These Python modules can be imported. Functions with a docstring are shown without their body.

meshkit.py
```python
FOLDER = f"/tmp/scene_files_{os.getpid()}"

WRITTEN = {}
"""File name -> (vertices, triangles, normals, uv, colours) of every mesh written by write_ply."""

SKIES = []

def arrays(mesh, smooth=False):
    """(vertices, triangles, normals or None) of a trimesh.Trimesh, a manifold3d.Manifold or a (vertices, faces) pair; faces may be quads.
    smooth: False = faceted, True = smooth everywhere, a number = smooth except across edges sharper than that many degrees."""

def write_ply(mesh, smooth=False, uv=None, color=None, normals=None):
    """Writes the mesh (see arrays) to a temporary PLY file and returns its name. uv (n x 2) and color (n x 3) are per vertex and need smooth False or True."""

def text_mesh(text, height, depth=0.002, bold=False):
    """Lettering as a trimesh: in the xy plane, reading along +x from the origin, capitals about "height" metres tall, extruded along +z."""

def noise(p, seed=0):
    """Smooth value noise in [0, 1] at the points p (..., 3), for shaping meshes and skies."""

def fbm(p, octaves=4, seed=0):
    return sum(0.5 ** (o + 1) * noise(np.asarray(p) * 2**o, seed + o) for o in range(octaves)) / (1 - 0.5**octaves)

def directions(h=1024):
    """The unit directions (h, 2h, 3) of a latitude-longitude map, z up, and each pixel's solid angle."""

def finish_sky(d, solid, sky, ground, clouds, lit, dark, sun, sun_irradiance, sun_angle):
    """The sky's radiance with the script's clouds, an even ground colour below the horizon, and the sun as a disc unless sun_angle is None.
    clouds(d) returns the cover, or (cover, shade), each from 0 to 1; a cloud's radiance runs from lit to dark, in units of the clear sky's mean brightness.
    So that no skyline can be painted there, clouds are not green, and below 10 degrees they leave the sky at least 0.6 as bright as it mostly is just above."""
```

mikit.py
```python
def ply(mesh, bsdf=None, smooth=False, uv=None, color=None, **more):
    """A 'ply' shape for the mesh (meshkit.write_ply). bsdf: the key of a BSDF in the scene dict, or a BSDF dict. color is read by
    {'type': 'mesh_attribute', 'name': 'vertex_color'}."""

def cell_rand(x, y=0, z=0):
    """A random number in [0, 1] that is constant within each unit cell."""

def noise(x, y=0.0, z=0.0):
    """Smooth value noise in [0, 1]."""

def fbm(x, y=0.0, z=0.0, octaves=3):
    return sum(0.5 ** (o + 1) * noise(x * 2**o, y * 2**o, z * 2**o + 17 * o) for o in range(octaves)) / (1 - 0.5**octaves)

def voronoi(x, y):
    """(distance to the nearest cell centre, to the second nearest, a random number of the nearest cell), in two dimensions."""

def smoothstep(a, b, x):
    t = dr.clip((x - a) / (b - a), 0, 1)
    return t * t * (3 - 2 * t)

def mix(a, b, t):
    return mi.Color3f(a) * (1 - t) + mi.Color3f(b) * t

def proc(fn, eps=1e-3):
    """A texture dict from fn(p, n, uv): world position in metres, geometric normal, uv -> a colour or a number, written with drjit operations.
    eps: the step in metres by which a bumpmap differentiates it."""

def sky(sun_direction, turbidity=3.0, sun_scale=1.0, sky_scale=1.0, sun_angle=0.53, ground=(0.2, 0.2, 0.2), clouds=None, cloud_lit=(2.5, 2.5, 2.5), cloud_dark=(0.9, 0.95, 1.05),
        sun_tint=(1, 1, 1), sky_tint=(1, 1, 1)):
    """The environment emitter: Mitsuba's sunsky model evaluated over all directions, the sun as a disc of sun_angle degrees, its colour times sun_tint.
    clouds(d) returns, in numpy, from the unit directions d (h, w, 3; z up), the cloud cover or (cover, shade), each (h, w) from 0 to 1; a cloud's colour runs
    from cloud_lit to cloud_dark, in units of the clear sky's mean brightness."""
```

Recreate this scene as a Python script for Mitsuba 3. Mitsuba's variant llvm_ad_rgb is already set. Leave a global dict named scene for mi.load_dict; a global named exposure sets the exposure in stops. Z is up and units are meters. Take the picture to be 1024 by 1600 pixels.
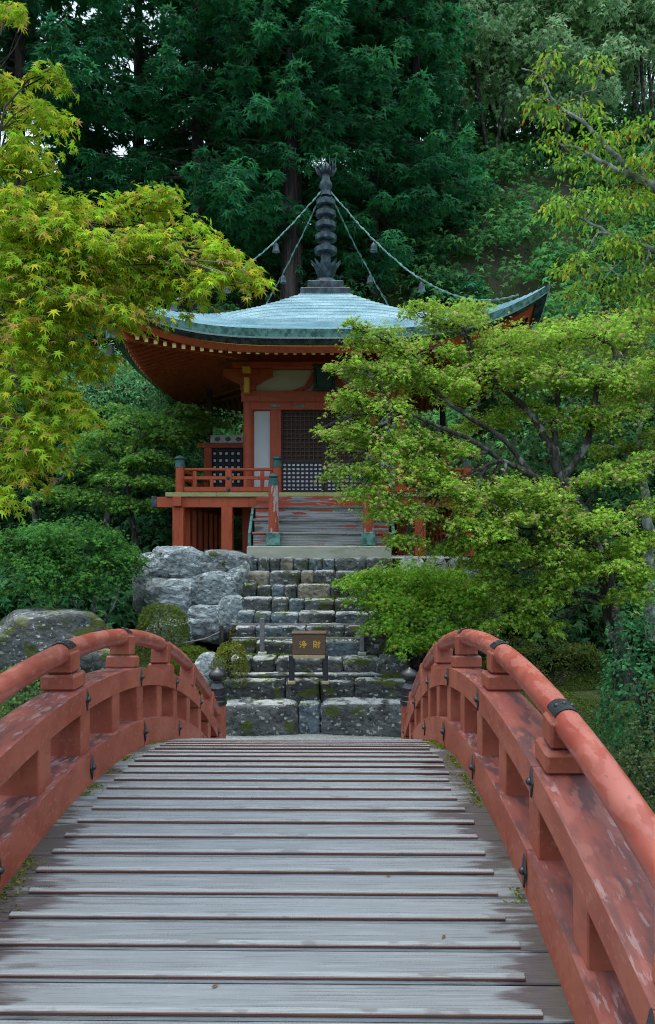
import math, random
import numpy as np, trimesh, drjit as dr, mitsuba as mi, mikit, meshkit
from mikit import proc, noise, fbm, mix, smoothstep, cell_rand, voronoi
from scipy.interpolate import PchipInterpolator
T = mi.ScalarTransform4f
scene, labels = {}, {}
R = np.random.default_rng(7)

# ---------------------------------------------------------------- camera, sky, exposure
EYE, CX, F, HX, HY = 3.3, 0.333, 1220.0, 528.0, 840.0      # eye height, eye offset from the axis, focal length / horizon of the 1024 x 1600 frame
exposure = 2.65
scene['camera'] = {'type': 'perspective', 'fov': 2 * math.degrees(math.atan(512 / F)), 'fov_axis': 'x', 'near_clip': 0.05, 'far_clip': 600.0,
                   'principal_point_offset_x': (512 - HX) / 1024, 'principal_point_offset_y': (800 - HY) / 1600,
                   'to_world': T().look_at(origin=[CX, 0, EYE], target=[CX, 10, EYE], up=[0, 0, 1])}
scene['sky_light'] = mikit.sky((-0.12, 0.10, 0.98), turbidity=3, sun_scale=0.3, sun_angle=40, sky_scale=1.0,      # overcast: three times brighter overhead than at the horizon
                               clouds=lambda d: (1.0, 1 - np.clip(d[..., 2], 0, 1)), cloud_lit=(2.8, 3.4, 4.0), cloud_dark=(.93, 1.13, 1.33), sun_tint=(.92, 1.0, 1.08), ground=(0.05, 0.07, 0.05))


def P(px, py, d):
    """the point at depth d that the 1024 x 1600 photograph shows at (px, py)"""
    return np.array([CX + (px - HX) / F * d, d, EYE + (HY - py) / F * d])


# ---------------------------------------------------------------- materials
def ref(k): return {'type': 'ref', 'id': k}
def mat(name, color, rough=0.7, bump=None, **more):
    b = {'type': 'principled', 'base_color': proc(color) if callable(color) else {'type': 'rgb', 'value': list(color)},
         'roughness': proc(rough) if callable(rough) else rough, 'specular': more.pop('specular', 0.4), **more}
    if bump:
        b = {'type': 'bumpmap', 'arbitrary': proc(bump[0], eps=bump[2] if len(bump) > 2 else 2e-3), 'scale': bump[1], 'bsdf': b}
    scene[name] = {'type': 'twosided', 'bsdf': b}


def C3(r, g, b): return mi.Color3f(r, g, b)


def bridge_paint(p, n, uv):
    c = mix(C3(.265, .062, .036), C3(.33, .094, .056), smoothstep(.3, .7, fbm(p.x * 4, p.y * 4, p.z * 4, 3)))
    c = mix(c, C3(.20, .045, .03), smoothstep(.56, .78, fbm(p.x * 30 + 5, p.y * 13, p.z * 9, 4)) * .55)      # dull smears running down
    c = mix(c, C3(.40, .16, .12), smoothstep(.60, .74, fbm(p.x * 40, p.y * 40, p.z * 40 + 3, 3)) * .35)
    up = smoothstep(.55, .9, n.z)
    worn = fbm(p.x * 20, p.y * 4.5, p.z * 3 + 3, 5)
    top = mix(C3(.22, .062, .050), C3(.095, .042, .041), smoothstep(.36, .66, worn))
    top = mix(top, C3(.26, .09, .075), smoothstep(.54, .66, fbm(p.x * 28 + 9, p.y * 9, p.z * 4, 4)) * .7)
    fl = smoothstep(.57, .66, fbm(p.x * 60 + 2, p.y * 15, p.z * 5, 5)) * smoothstep(.42, .6, fbm(p.x * 14 + 7, p.y * 2.5, 3, 3))
    top = mix(top, C3(.30, .22, .225), fl * .55)
    c = mix(c, top, up * smoothstep(.18, .42, fbm(p.x * 3 + 1, p.y * 2.2, 0, 2) + .16))
    return mix(c, C3(.10, .05, .045), smoothstep(.76, .80, fbm(p.x * 60, p.y * 46, p.z * 34, 3)) * .5)


def rail_paint(p, n, uv):
    c = mix(C3(.27, .056, .040), C3(.33, .09, .066), smoothstep(.3, .7, fbm(p.x * 6, p.y * 6, p.z * 6, 3)))
    rub = smoothstep(.47, .56, fbm(p.x * 22 + 3, p.y * 6.5, p.z * 22, 5) + .13 * n.z - .09)
    c = mix(c, C3(.44, .185, .16), rub * .38)
    c = mix(c, C3(.24, .06, .04), smoothstep(.52, .66, fbm(p.x * 15, p.y * 11, p.z * 15 + 8, 4)) * .45)
    chip = smoothstep(.735, .765, fbm(p.x * 42, p.y * 26, p.z * 42, 3))
    return mix(c, C3(.15, .07, .06), chip * .5)


def temple_paint(p, n, uv):
    c = mix(C3(.33, .048, .018), C3(.43, .088, .028), fbm(p.x * 2.1, p.y * 2.1, p.z * 3, 3))
    return mix(c, C3(.19, .025, .013), smoothstep(.58, .8, fbm(p.x * 22, p.y * 22, p.z * 2.4, 3)) * .6)


def deck_wood(p, n, uv):
    row = dr.floor((p.y + .0115 * p.x) / .17)
    t = cell_rand(row, 3)
    g = fbm(p.x * 3.5 + t * 40, p.y * 170, row, 4)
    g2 = fbm(p.x * 14 + t * 11, p.y * 420, 2, 3)
    c = mix(C3(.134, .149, .163), C3(.184, .203, .220), smoothstep(.2, .8, g * .45 + g2 * .35 + t * .2))
    c = mix(c, C3(.212, .232, .25), smoothstep(.5, .75, fbm(p.x * 4 + t * 5, p.y * 110, 9, 4)) * .5)
    c = mix(c, C3(.075, .072, .078), smoothstep(.62, .70, fbm(p.x * 3.4 + t * 9, p.y * 260, 5, 3)) * .55)
    c = mix(c, C3(.185, .15, .135), smoothstep(.58, .8, fbm(p.x * 1.4, p.y * 3, 8, 3)) * .14)
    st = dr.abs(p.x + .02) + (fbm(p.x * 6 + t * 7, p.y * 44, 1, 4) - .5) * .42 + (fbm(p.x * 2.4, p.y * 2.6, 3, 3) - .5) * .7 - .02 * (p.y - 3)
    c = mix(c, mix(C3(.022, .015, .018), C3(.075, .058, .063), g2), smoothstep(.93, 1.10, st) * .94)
    moss = smoothstep(1.06, 1.14, dr.abs(p.x) + (fbm(p.x * 26, p.y * 26, 2, 4) - .5) * .34)
    return mix(c, C3(.05, .06, .012), moss * .22)


def batten_wood(p, n, uv):
    g = fbm(p.x * 7, p.y * 240, p.z * 240, 3)
    top = mix(C3(.167, .183, .197), C3(.237, .258, .275), smoothstep(.3, .7, g))
    front = mix(C3(.12, .042, .028), C3(.22, .10, .07), fbm(p.x * 9, p.y * 90, p.z * 120, 3))
    c = mix(front, top, smoothstep(.4, .8, n.z))
    c = mix(c, C3(.09, .075, .075), smoothstep(.62, .75, fbm(p.x * 9, p.y * 30, 2, 3) + smoothstep(.85, 1.05, dr.abs(p.x)) * .12) * .5)
    return c


def copper_roof(p, n, uv):
    s = fbm(p.x * 1.7, p.y * 1.7, p.z * 5, 4)
    c = mix(C3(.22, .37, .42), C3(.40, .56, .60), smoothstep(.25, .75, s))
    st = fbm(p.x * 9, p.y * 9, p.z * .8, 3)
    c = mix(c, C3(.50, .63, .66), smoothstep(.55, .75, st) * .3)
    return mix(c, C3(.13, .23, .25), smoothstep(.60, .8, fbm(p.x * 24, p.y * 24, p.z * 6, 3)) * .45)


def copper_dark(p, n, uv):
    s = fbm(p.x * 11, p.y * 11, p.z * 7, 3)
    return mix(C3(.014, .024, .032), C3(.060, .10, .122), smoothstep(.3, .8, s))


def verdigris(p, n, uv):
    return mix(C3(.04, .11, .10), C3(.14, .30, .26), smoothstep(.3, .7, fbm(p.x * 14, p.y * 14, p.z * 9, 3)))


def stone_common(p, n, lo, hi, mossy, pale=.30):
    a = fbm(p.x * 2.3, p.y * 2.3, p.z * 2.3, 3)
    b = fbm(p.x * 15 + a * 3, p.y * 15, p.z * 19, 4)
    e = fbm(p.x * 46, p.y * 46, p.z * 60, 3)
    c = mix(lo, hi, smoothstep(.25, .78, b * .5 + e * .3 + a * .2))
    c = mix(c, hi * 1.5, smoothstep(.60, .72, fbm(p.x * 7 + b, p.y * 7, p.z * 11, 3)) * pale)
    crack = dr.abs(fbm(p.x * 5 + b * .5, p.y * 5, p.z * 7 + p.x * 2, 4) - .5)
    c = mix(c * .25, c, smoothstep(.0, .028, crack) * .85 + .15)
    c = mix(c, c * .32, smoothstep(.54, .68, fbm(p.x * 3.6, p.y * 3.6, p.z * 2.2 + 7, 4)) * .7)
    c = mix(c, C3(.46, .49, .46), smoothstep(.66, .72, fbm(p.x * 17 + 2, p.y * 17, p.z * 17, 3)) * .55)
    m = smoothstep(mossy, mossy + .14, fbm(p.x * 4.4, p.y * 4.4, p.z * 4.4 + 31, 4) + .10 * n.z)
    return mix(c, mix(C3(.02, .032, .006), C3(.085, .10, .015), e), m)


def stone_kind(lo, hi, mossy, top=.6, pale=.3):
    def fn(p, n, uv):
        k = stone_common(p, n, C3(*lo), C3(*hi), mossy, pale)
        return mix(k, C3(.36, .38, .38), smoothstep(.6, .95, n.z) * smoothstep(.30, .60, fbm(p.x * 8, p.y * 8, 3, 3)) * top)
    return fn


STEP_KINDS = ['step_stone_grey', 'step_stone_blue', 'step_stone_dark', 'step_stone_tan']
def stone_bump(p, n, uv): return fbm(p.x * 9, p.y * 9, p.z * 9, 4) + .4 * fbm(p.x * 34, p.y * 34, p.z * 34, 2)


def slab_col(p, n, uv):
    c = mix(C3(.30, .30, .24), C3(.46, .46, .38), fbm(p.x * 4, p.y * 4, p.z * 9, 4))
    return mix(c, C3(.22, .24, .13), smoothstep(.55, .75, fbm(p.x * 2.3, p.y * 3, p.z * 6, 3)) * .6)


def stair_wood(p, n, uv):
    g = fbm(p.x * 1.6, p.y * 30, p.z * 34, 4)
    c = mix(C3(.13, .125, .125), C3(.32, .325, .33), smoothstep(.25, .7, g))
    keep = smoothstep(.50, .54, fbm(p.x * 1.7 + 4, p.y * 2, p.z * 13, 5) + smoothstep(3.72, 4.12, p.z) * .26 + smoothstep(.55, 1.5, dr.abs(p.x + .03)) * .14 - .19)
    c = mix(c, C3(.34, .055, .024), keep)
    return mix(c, C3(.05, .045, .045), smoothstep(.64, .78, fbm(p.x * 2 + 9, p.y, p.z * 8, 3)) * .7)


def ground_col(p, n, uv):
    a = fbm(p.x * .8, p.y * .8, 0, 4)
    b = fbm(p.x * 9, p.y * 9, p.z * 3, 3)
    c = mix(C3(.035, .03, .02), C3(.075, .07, .045), b)
    c = mix(c, mix(C3(.018, .034, .008), C3(.05, .068, .010), b), smoothstep(.38, .56, a + (p.y < 26) * .06))
    path = smoothstep(1.95, 1.7, dr.abs(p.x)) * smoothstep(10.2, 10.5, p.y) * smoothstep(13.2, 12.9, p.y)
    return mix(c, mix(C3(.11, .12, .11), C3(.27, .28, .26), fbm(p.x * 38, p.y * 38, 1, 3)), path)


def bark_col(p, n, uv):
    g = fbm(p.x * 22, p.y * 22, p.z * 4, 4)
    c = mix(C3(.018, .016, .014), C3(.085, .078, .07), smoothstep(.3, .75, g))
    return mix(c, C3(.20, .22, .20), smoothstep(.60, .70, fbm(p.x * 7, p.y * 7, p.z * 5 + 3, 3)) * .8)


def pale_bark(p, n, uv):
    g = fbm(p.x * 16, p.y * 16, p.z * 8, 3)
    return mix(C3(.09, .09, .085), C3(.30, .32, .31), smoothstep(.3, .7, g))


def conifer_bark(p, n, uv):
    return mix(C3(.02, .015, .015), C3(.085, .062, .06), smoothstep(.3, .7, fbm(p.x * 9, p.y * 9, p.z * .9, 4)))


mat('bridge_paint', bridge_paint, .48, (lambda p, n, uv: fbm(p.x * 30, p.y * 20, p.z * 30, 3), .0016))
mat('rail_paint', rail_paint, .34, (lambda p, n, uv: fbm(p.x * 20, p.y * 20, p.z * 20, 3), .0016))
mat('temple_paint', temple_paint, .5)
mat('deck_wood', deck_wood, .62, (lambda p, n, uv: fbm(p.x * 5, p.y * 150, 2, 3), .0018, 1e-3))
mat('batten_wood', batten_wood, .6)
mat('black_metal', lambda p, n, uv: mix(C3(.006, .007, .009), C3(.024, .027, .034), fbm(p.x * 30, p.y * 30, p.z * 30, 3)), .38, specular=.6)
mat('copper_roof', copper_roof, .42)
mat('copper_dark', copper_dark, .42)
mat('verdigris', verdigris, .5)
mat('finial_copper', lambda p, n, uv: mix(C3(.022, .06, .064), C3(.065, .165, .165), fbm(p.x * 14, p.y * 14, p.z * 9, 3)), .45)
for k_, lo_, hi_, mo_ in (('grey', (.028, .031, .031), (.145, .152, .15), .60), ('blue', (.035, .05, .06), (.15, .19, .215), .66), ('dark', (.012, .014, .014), (.085, .09, .088), .56), ('tan', (.10, .088, .065), (.32, .29, .22), .7)):
    mat('step_stone_' + k_, stone_kind(lo_, hi_, mo_, .8), .85, (stone_bump, .022))
mat('wall_stone', stone_kind((.07, .095, .105), (.44, .49, .505), .70, .3, .7), .8, (stone_bump, .06))
mat('wall_stone_dark', stone_kind((.06, .075, .08), (.30, .33, .335), .64, .3, .5), .8, (stone_bump, .06))
mat('mossy_stone', stone_kind((.024, .028, .028), (.125, .135, .13), .55, .25), .9, (stone_bump, .03))
mat('slab_stone', slab_col, .8)
mat('stair_wood', stair_wood, .65)
mat('newel_paint', lambda p, n, uv: mix(mix(C3(.30, .045, .022), C3(.37, .075, .035), fbm(p.x * 9, p.y * 9, p.z * 2, 3)), C3(.36, .34, .33), smoothstep(.52, .58, fbm(p.x * 16, p.y * 16, p.z * 3, 4) - smoothstep(3.2, 4.0, p.z) * .05)), .55)
mat('ground_soil', ground_col, .95, (lambda p, n, uv: fbm(p.x * 14, p.y * 14, p.z * 14, 3), .03))
mat('bark', bark_col, .85, (lambda p, n, uv: fbm(p.x * 25, p.y * 25, p.z * 6, 3), .02))
mat('pale_bark', pale_bark, .8)
mat('conifer_bark', conifer_bark, .9)
mat('plaster', (.52, .56, .60), .7)
mat('aged_plaster', (.50, .47, .38), .8)
mat('yellow_paint', (.62, .50, .20), .55)
mat('gold_paint', (.60, .36, .04), .45)
mat('sill_paint', lambda p, n, uv: mix(C3(.26, .26, .10), C3(.42, .40, .19), fbm(p.x * 3, p.y * 9, p.z * 9, 3)), .6)
mat('dark_timber', (.035, .024, .020), .6)
mat('brown_lattice', (.085, .045, .034), .6)
mat('navy_lattice', (.018, .022, .036), .55)
mat('paper', (.74, .78, .80), .9)
mat('sign_brown', lambda p, n, uv: mix(C3(.075, .045, .028), C3(.13, .08, .05), fbm(p.x * 6, p.y * 6, p.z * 40, 3)), .5)
mat('tan_wood', (.36, .29, .18), .6)
mat('grey_metal', lambda p, n, uv: mix(C3(.09, .08, .085), C3(.22, .21, .22), fbm(p.x * 12, p.y * 12, p.z * 12, 3)), .5)
mat('green_plaque', (.012, .05, .042), .5)
scene['foliage'] = {'type': 'principledthin', 'base_color': {'type': 'mesh_attribute', 'name': 'vertex_color'}, 'roughness': .5, 'diff_trans': .8, 'eta': 1.35}
scene['glossy_foliage'] = {'type': 'principledthin', 'base_color': {'type': 'mesh_attribute', 'name': 'vertex_color'}, 'roughness': .36, 'diff_trans': .75, 'eta': 1.5}
scene['matte_foliage'] = {'type': 'twosided', 'bsdf': {'type': 'diffuse', 'reflectance': {'type': 'mesh_attribute', 'name': 'vertex_color'}}}
mat('water', (.012, .02, .016), .06, specular=.5)

# ---------------------------------------------------------------- scene helpers
used = {}
def key_of(name, parent=None):
    base = f'{parent}__{name}' if parent else name
    k = used.get(base, -1) + 1
    used[base] = k
    return base if k == 0 else f'{base}_{k:03d}'


def thing(name, label, cat, group=None):
    k = key_of(name)
    labels[k] = {'label': label, 'category': cat}
    if group: labels[k]['group'] = group
    return k


def add(name, mesh, bsdf, parent=None, smooth=False, color=None, label=None, kind=None):
    k = key_of(name, parent)
    scene[k] = mikit.ply(mesh, bsdf, smooth=smooth, color=color)
    if label or kind:
        labels[k] = {a: b for a, b in (('label', label), ('kind', kind)) if b}
    return k


def one(name, mesh, bsdf, label, cat, smooth=False, color=None, group=None):
    k = add(name, mesh, bsdf, None, smooth, color)
    labels[k] = {'label': label, 'category': cat}
    if group: labels[k]['group'] = group
    return k


CORN = np.array([[x, y, z] for x in (-1, 1) for y in (-1, 1) for z in (-1, 1)], float)
_bevel = {}
def bevel_faces():
    if 'f' not in _bevel:
        pts = bevel_pts(np.array([1., 1, 1]), .2)
        h = trimesh.convex.convex_hull(pts)
        idx = [int(np.argmin(((pts - v) ** 2).sum(1))) for v in h.vertices]
        _bevel['f'] = np.array(idx)[h.faces]
    return _bevel['f']


def bevel_pts(half, b):
    out = []
    for s in CORN:
        for a in range(3):
            q = half - b
            q = q.copy(); q[a] = half[a]
            out.append(s * q)
    return np.array(out)


def box(x0, x1, y0, y1, z0, z1, b=0.008, rot=None):
    """a box with chamfered edges; rot turns it about its centre"""
    half = np.array([x1 - x0, y1 - y0, z1 - z0]) / 2
    b = min(b, half.min() * .45)
    v = bevel_pts(half, b)
    if rot is not None: v = v @ np.asarray(rot).T
    return trimesh.Trimesh(v + np.array([x0 + x1, y0 + y1, z0 + z1]) / 2, bevel_faces(), process=False)


def rotx(a): c, s = math.cos(a), math.sin(a); return np.array([[1, 0, 0], [0, c, -s], [0, s, c]])
def rotz(a): c, s = math.cos(a), math.sin(a); return np.array([[c, -s, 0], [s, c, 0], [0, 0, 1]])
def cat(ms): return trimesh.util.concatenate(list(ms))


def tube(points, radii, sides=7, caps=True):
    p = np.asarray(points, float)
    n = len(p)
    t = np.gradient(p, axis=0); t /= np.linalg.norm(t, axis=1, keepdims=True) + 1e-12
    a = np.cross(t[0], [0, 0, 1.] if abs(t[0][2]) < .9 else [1., 0, 0]); a /= np.linalg.norm(a)
    A = []
    for i in range(n):
        a = a - t[i] * a.dot(t[i]); a /= np.linalg.norm(a) + 1e-12; A.append(a)
    A = np.array(A); B = np.cross(t, A)
    ang = np.arange(sides) * 2 * np.pi / sides
    v = p[:, None] + np.broadcast_to(radii, (n,))[:, None, None] * (np.cos(ang)[None, :, None] * A[:, None] + np.sin(ang)[None, :, None] * B[:, None])
    i, j = np.meshgrid(np.arange(n - 1), np.arange(sides), indexing='ij')
    q = np.stack([i * sides + j, i * sides + (j + 1) % sides, (i + 1) * sides + (j + 1) % sides, (i + 1) * sides + j], -1).reshape(-1, 4)
    f = np.vstack([q[:, [0, 1, 2]], q[:, [0, 2, 3]]])
    v = v.reshape(-1, 3)
    if caps:
        v = np.vstack([v, p[:1], p[-1:]])
        k = np.arange(sides)
        f = np.vstack([f, np.stack([(k + 1) % sides, k, k * 0 + len(v) - 2], 1), np.stack([(n - 1) * sides + k, (n - 1) * sides + (k + 1) % sides, k * 0 + len(v) - 1], 1)])
    return trimesh.Trimesh(v, f, process=False)


def spline(pts, n):
    pts = np.asarray(pts, float)
    s = np.r_[0, np.cumsum(np.linalg.norm(np.diff(pts, axis=0), axis=1))]
    if len(pts) == 2:
        return pts[0] + np.linspace(0, 1, n)[:, None] * (pts[1] - pts[0])
    return PchipInterpolator(s, pts)(np.linspace(0, s[-1], n))


def lathe(profile, at=(0, 0, 0), sides=20):
    m = trimesh.creation.revolve(np.asarray(profile, float), sections=sides)
    m.apply_translation(at)
    return m


def prism_between(outline_y, xs):
    """closed solid from an outline in (y, z), extruded in x from xs[0] to xs[1]; outline as (lower curve, upper curve) of equal length"""
    lo, hi = outline_y
    n = len(lo)
    v = np.vstack([np.c_[np.full(n, x), c] for x in xs for c in (lo, hi)])      # x0lo x0hi x1lo x1hi
    f = []
    for i in range(n - 1):
        a, b, c, d = i, n + i, 2 * n + i, 3 * n + i
        f += [[a, b, b + 1], [a, b + 1, a + 1], [c, d + 1, d], [c, c + 1, d + 1], [b, d, d + 1], [b, d + 1, b + 1], [a, a + 1, c + 1], [a, c + 1, c]]
    for i in (0, n - 1):
        a, b, c, d = i, n + i, 2 * n + i, 3 * n + i
        f += [[a, c, d], [a, d, b]] if i == 0 else [[a, d, c], [a, b, d]]
    m = trimesh.Trimesh(v, f, process=False); m.fix_normals()
    return m


def unit(v): return v / (np.linalg.norm(v, axis=-1, keepdims=True) + 1e-12)


def rock(center, half, seed, sub=3, boxy=.45, rough=.16, freq=1.6, cuts=9, cut_lo=.70):
    """a boulder: a rounded block cut by a few random planes, then roughened"""
    q = np.random.default_rng(seed * 13 + 5)
    s = trimesh.creation.icosphere(subdivisions=sub)
    u = s.vertices
    p = 2.0 / boxy
    r = (np.abs(u) ** p).sum(1) ** (-1 / p)
    for _ in range(cuts):
        nn = unit(q.normal(0, 1, 3)); sup = (np.abs(nn) ** (p / (p - 1))).sum() ** ((p - 1) / p)     # how far the block reaches that way
        h = sup * q.uniform(cut_lo, .98)
        d = u @ nn
        r = np.where(d > 1e-3, np.minimum(r, h / np.maximum(d, 1e-3)), r)
    n = meshkit.fbm(u * freq + seed * 7.3, 4, seed=seed) - .5
    n2 = meshkit.fbm(u * freq * 4 + seed * 3.1, 3, seed=seed + 50) - .5
    v = u * (r * (1 + rough * n + rough * .55 * n2))[:, None] * np.asarray(half)
    return trimesh.Trimesh(v + np.asarray(center), s.faces, process=False)


# leaves: template (verts, faces), y = towards the tip, z = up
def star_leaf(angs, lens, notch=.3, droop=.28, base=.12):
    angs, lens = np.radians(angs), np.asarray(lens, float)
    pts = [[0, 0, 0]]
    n = len(angs)
    def at(a, r): return [math.sin(a) * r, math.cos(a) * r, -droop * r * r]
    for i in range(n):
        if i: pts.append(at((angs[i - 1] + angs[i]) / 2, notch * min(1, (lens[i - 1] + lens[i]) / 1.6)))
        pts.append(at(angs[i], lens[i]))
    pts.append(at(math.pi, base))
    m = len(pts) - 1
    f = [[0, i + 1, i] for i in range(1, m)] + [[0, 1, m]]
    return np.array(pts), np.array(f)


MAPLE7 = star_leaf([-128, -82, -42, 0, 42, 82, 128], [.42, .72, .92, 1, .92, .72, .42], notch=.30)
MAPLE5 = star_leaf([-105, -52, 0, 52, 105], [.62, .88, 1, .88, .62], notch=.36)
OVAL = (np.array([[0, 0, 0], [-.2, .42, .05], [.2, .42, .05], [0, 1, -.16], [0, .45, -.03]]), np.array([[0, 4, 1], [0, 2, 4], [1, 4, 3], [4, 2, 3]]))
CHIP = (np.array([[0, -.1, 0], [-.42, .4, .05], [.42, .4, .05], [0, 1, -.12]]), np.array([[0, 2, 1], [1, 2, 3]]))
def lobes(angs, lens, w, droop=.25):
    v, f = [], []
    for a, l in zip(angs, lens):
        r = math.radians(a); d = np.array([math.sin(r), math.cos(r)]); s = np.array([d[1], -d[0]]) * w
        k = len(v); v += [[*(-d * .05 - s), 0], [*(-d * .05 + s), 0], [*(d * l), -droop * l]]; f.append([k, k + 1, k + 2])
    return np.array(v), np.array(f)
TUFT = lobes([-65, 0, 65], [.85, 1, .85], .26)
FROND = lobes([-52, 0, 52], [.8, 1, .8], .17)
STAR5 = lobes([-105, -52, 0, 52, 105], [.65, .9, 1, .9, .65], .20)




def leaves(tmpl, pos, nrm, fwd, size, col):
    """all leaves as (mesh, vertex colours)"""
    v, f = tmpl
    n = unit(nrm); fw = unit(fwd - n * (fwd * n).sum(1, keepdims=True)); s = np.cross(fw, n)
    V = pos[:, None] + size[:, None, None] * (v[None, :, :1] * s[:, None] + v[None, :, 1:2] * fw[:, None] + v[None, :, 2:] * n[:, None])
    Fc = f[None] + (np.arange(len(pos)) * len(v))[:, None, None]
    return (V.reshape(-1, 3), Fc.reshape(-1, 3)), np.repeat(col, len(v), 0)


def pad_leaves(c, rx, ry, h, n, rng, tilt=.45, thick=.25, droop=.6, gap=.0, gfreq=3.0):
    """positions, normals and tip directions of leaves on a shallow dome"""
    a = rng.uniform(0, 2 * np.pi, n); r = np.sqrt(rng.uniform(0, 1, n)) * (1 + .22 * np.sin(a * 3 + c[0] * 5) + .14 * np.sin(a * 7 + c[2] * 9))
    u, v = r * np.cos(a), r * np.sin(a)
    z = h * (1 - r * r) - h * .5 + rng.normal(0, thick * h + .01, n)
    pos = np.c_[c[0] + rx * u, c[1] + ry * v, c[2] + z]
    nrm = unit(np.c_[2 * h * u / rx, 2 * h * v / ry, np.ones(n)]) + rng.normal(0, tilt, (n, 3))
    nrm[:, 2] = np.abs(nrm[:, 2]) + .15
    fwd = np.c_[u, v, np.full(n, -droop)] + rng.normal(0, .5, (n, 3))
    keep = np.ones(n, bool)
    if gap: keep = meshkit.noise(pos * gfreq + c.sum(), seed=3) > gap
    return pos[keep], nrm[keep], fwd[keep], r[keep]


def tint(n, rng, base, var=.25, alt=None, p_alt=0.0):
    base = np.asarray(base, float)
    c = base * (1 + rng.normal(0, var, (n, 1))) * (1 + rng.normal(0, .08, (n, 3)))
    if alt is not None:
        k = rng.uniform(0, 1, n) < p_alt
        c[k] = np.asarray(alt) * (1 + rng.normal(0, .2, (k.sum(), 1)))
    return np.clip(c, .004, .8)


def join(parts):
    """several (mesh, colours) as one"""
    vs, fs, cs, k = [], [], [], 0
    for (v, f), c in parts:
        vs.append(v); fs.append(f + k); cs.append(c); k += len(v)
    return (np.vstack(vs), np.vstack(fs)), np.vstack(cs)


def branch_curve(a, b, rng, sag=.12, n=9):
    a, b = np.asarray(a, float), np.asarray(b, float)
    L = np.linalg.norm(b - a)
    m1 = a + (b - a) * .35 + rng.normal(0, .06 * L, 3) + [0, 0, sag * L]
    m2 = a + (b - a) * .7 + rng.normal(0, .05 * L, 3) + [0, 0, sag * L * .7]
    return spline([a, m1, m2, b], n)


# ---------------------------------------------------------------- ground, hillside, pond
def sst(a, b, x):
    t = np.clip((x - a) / (b - a), 0, 1); return t * t * (3 - 2 * t)


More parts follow.
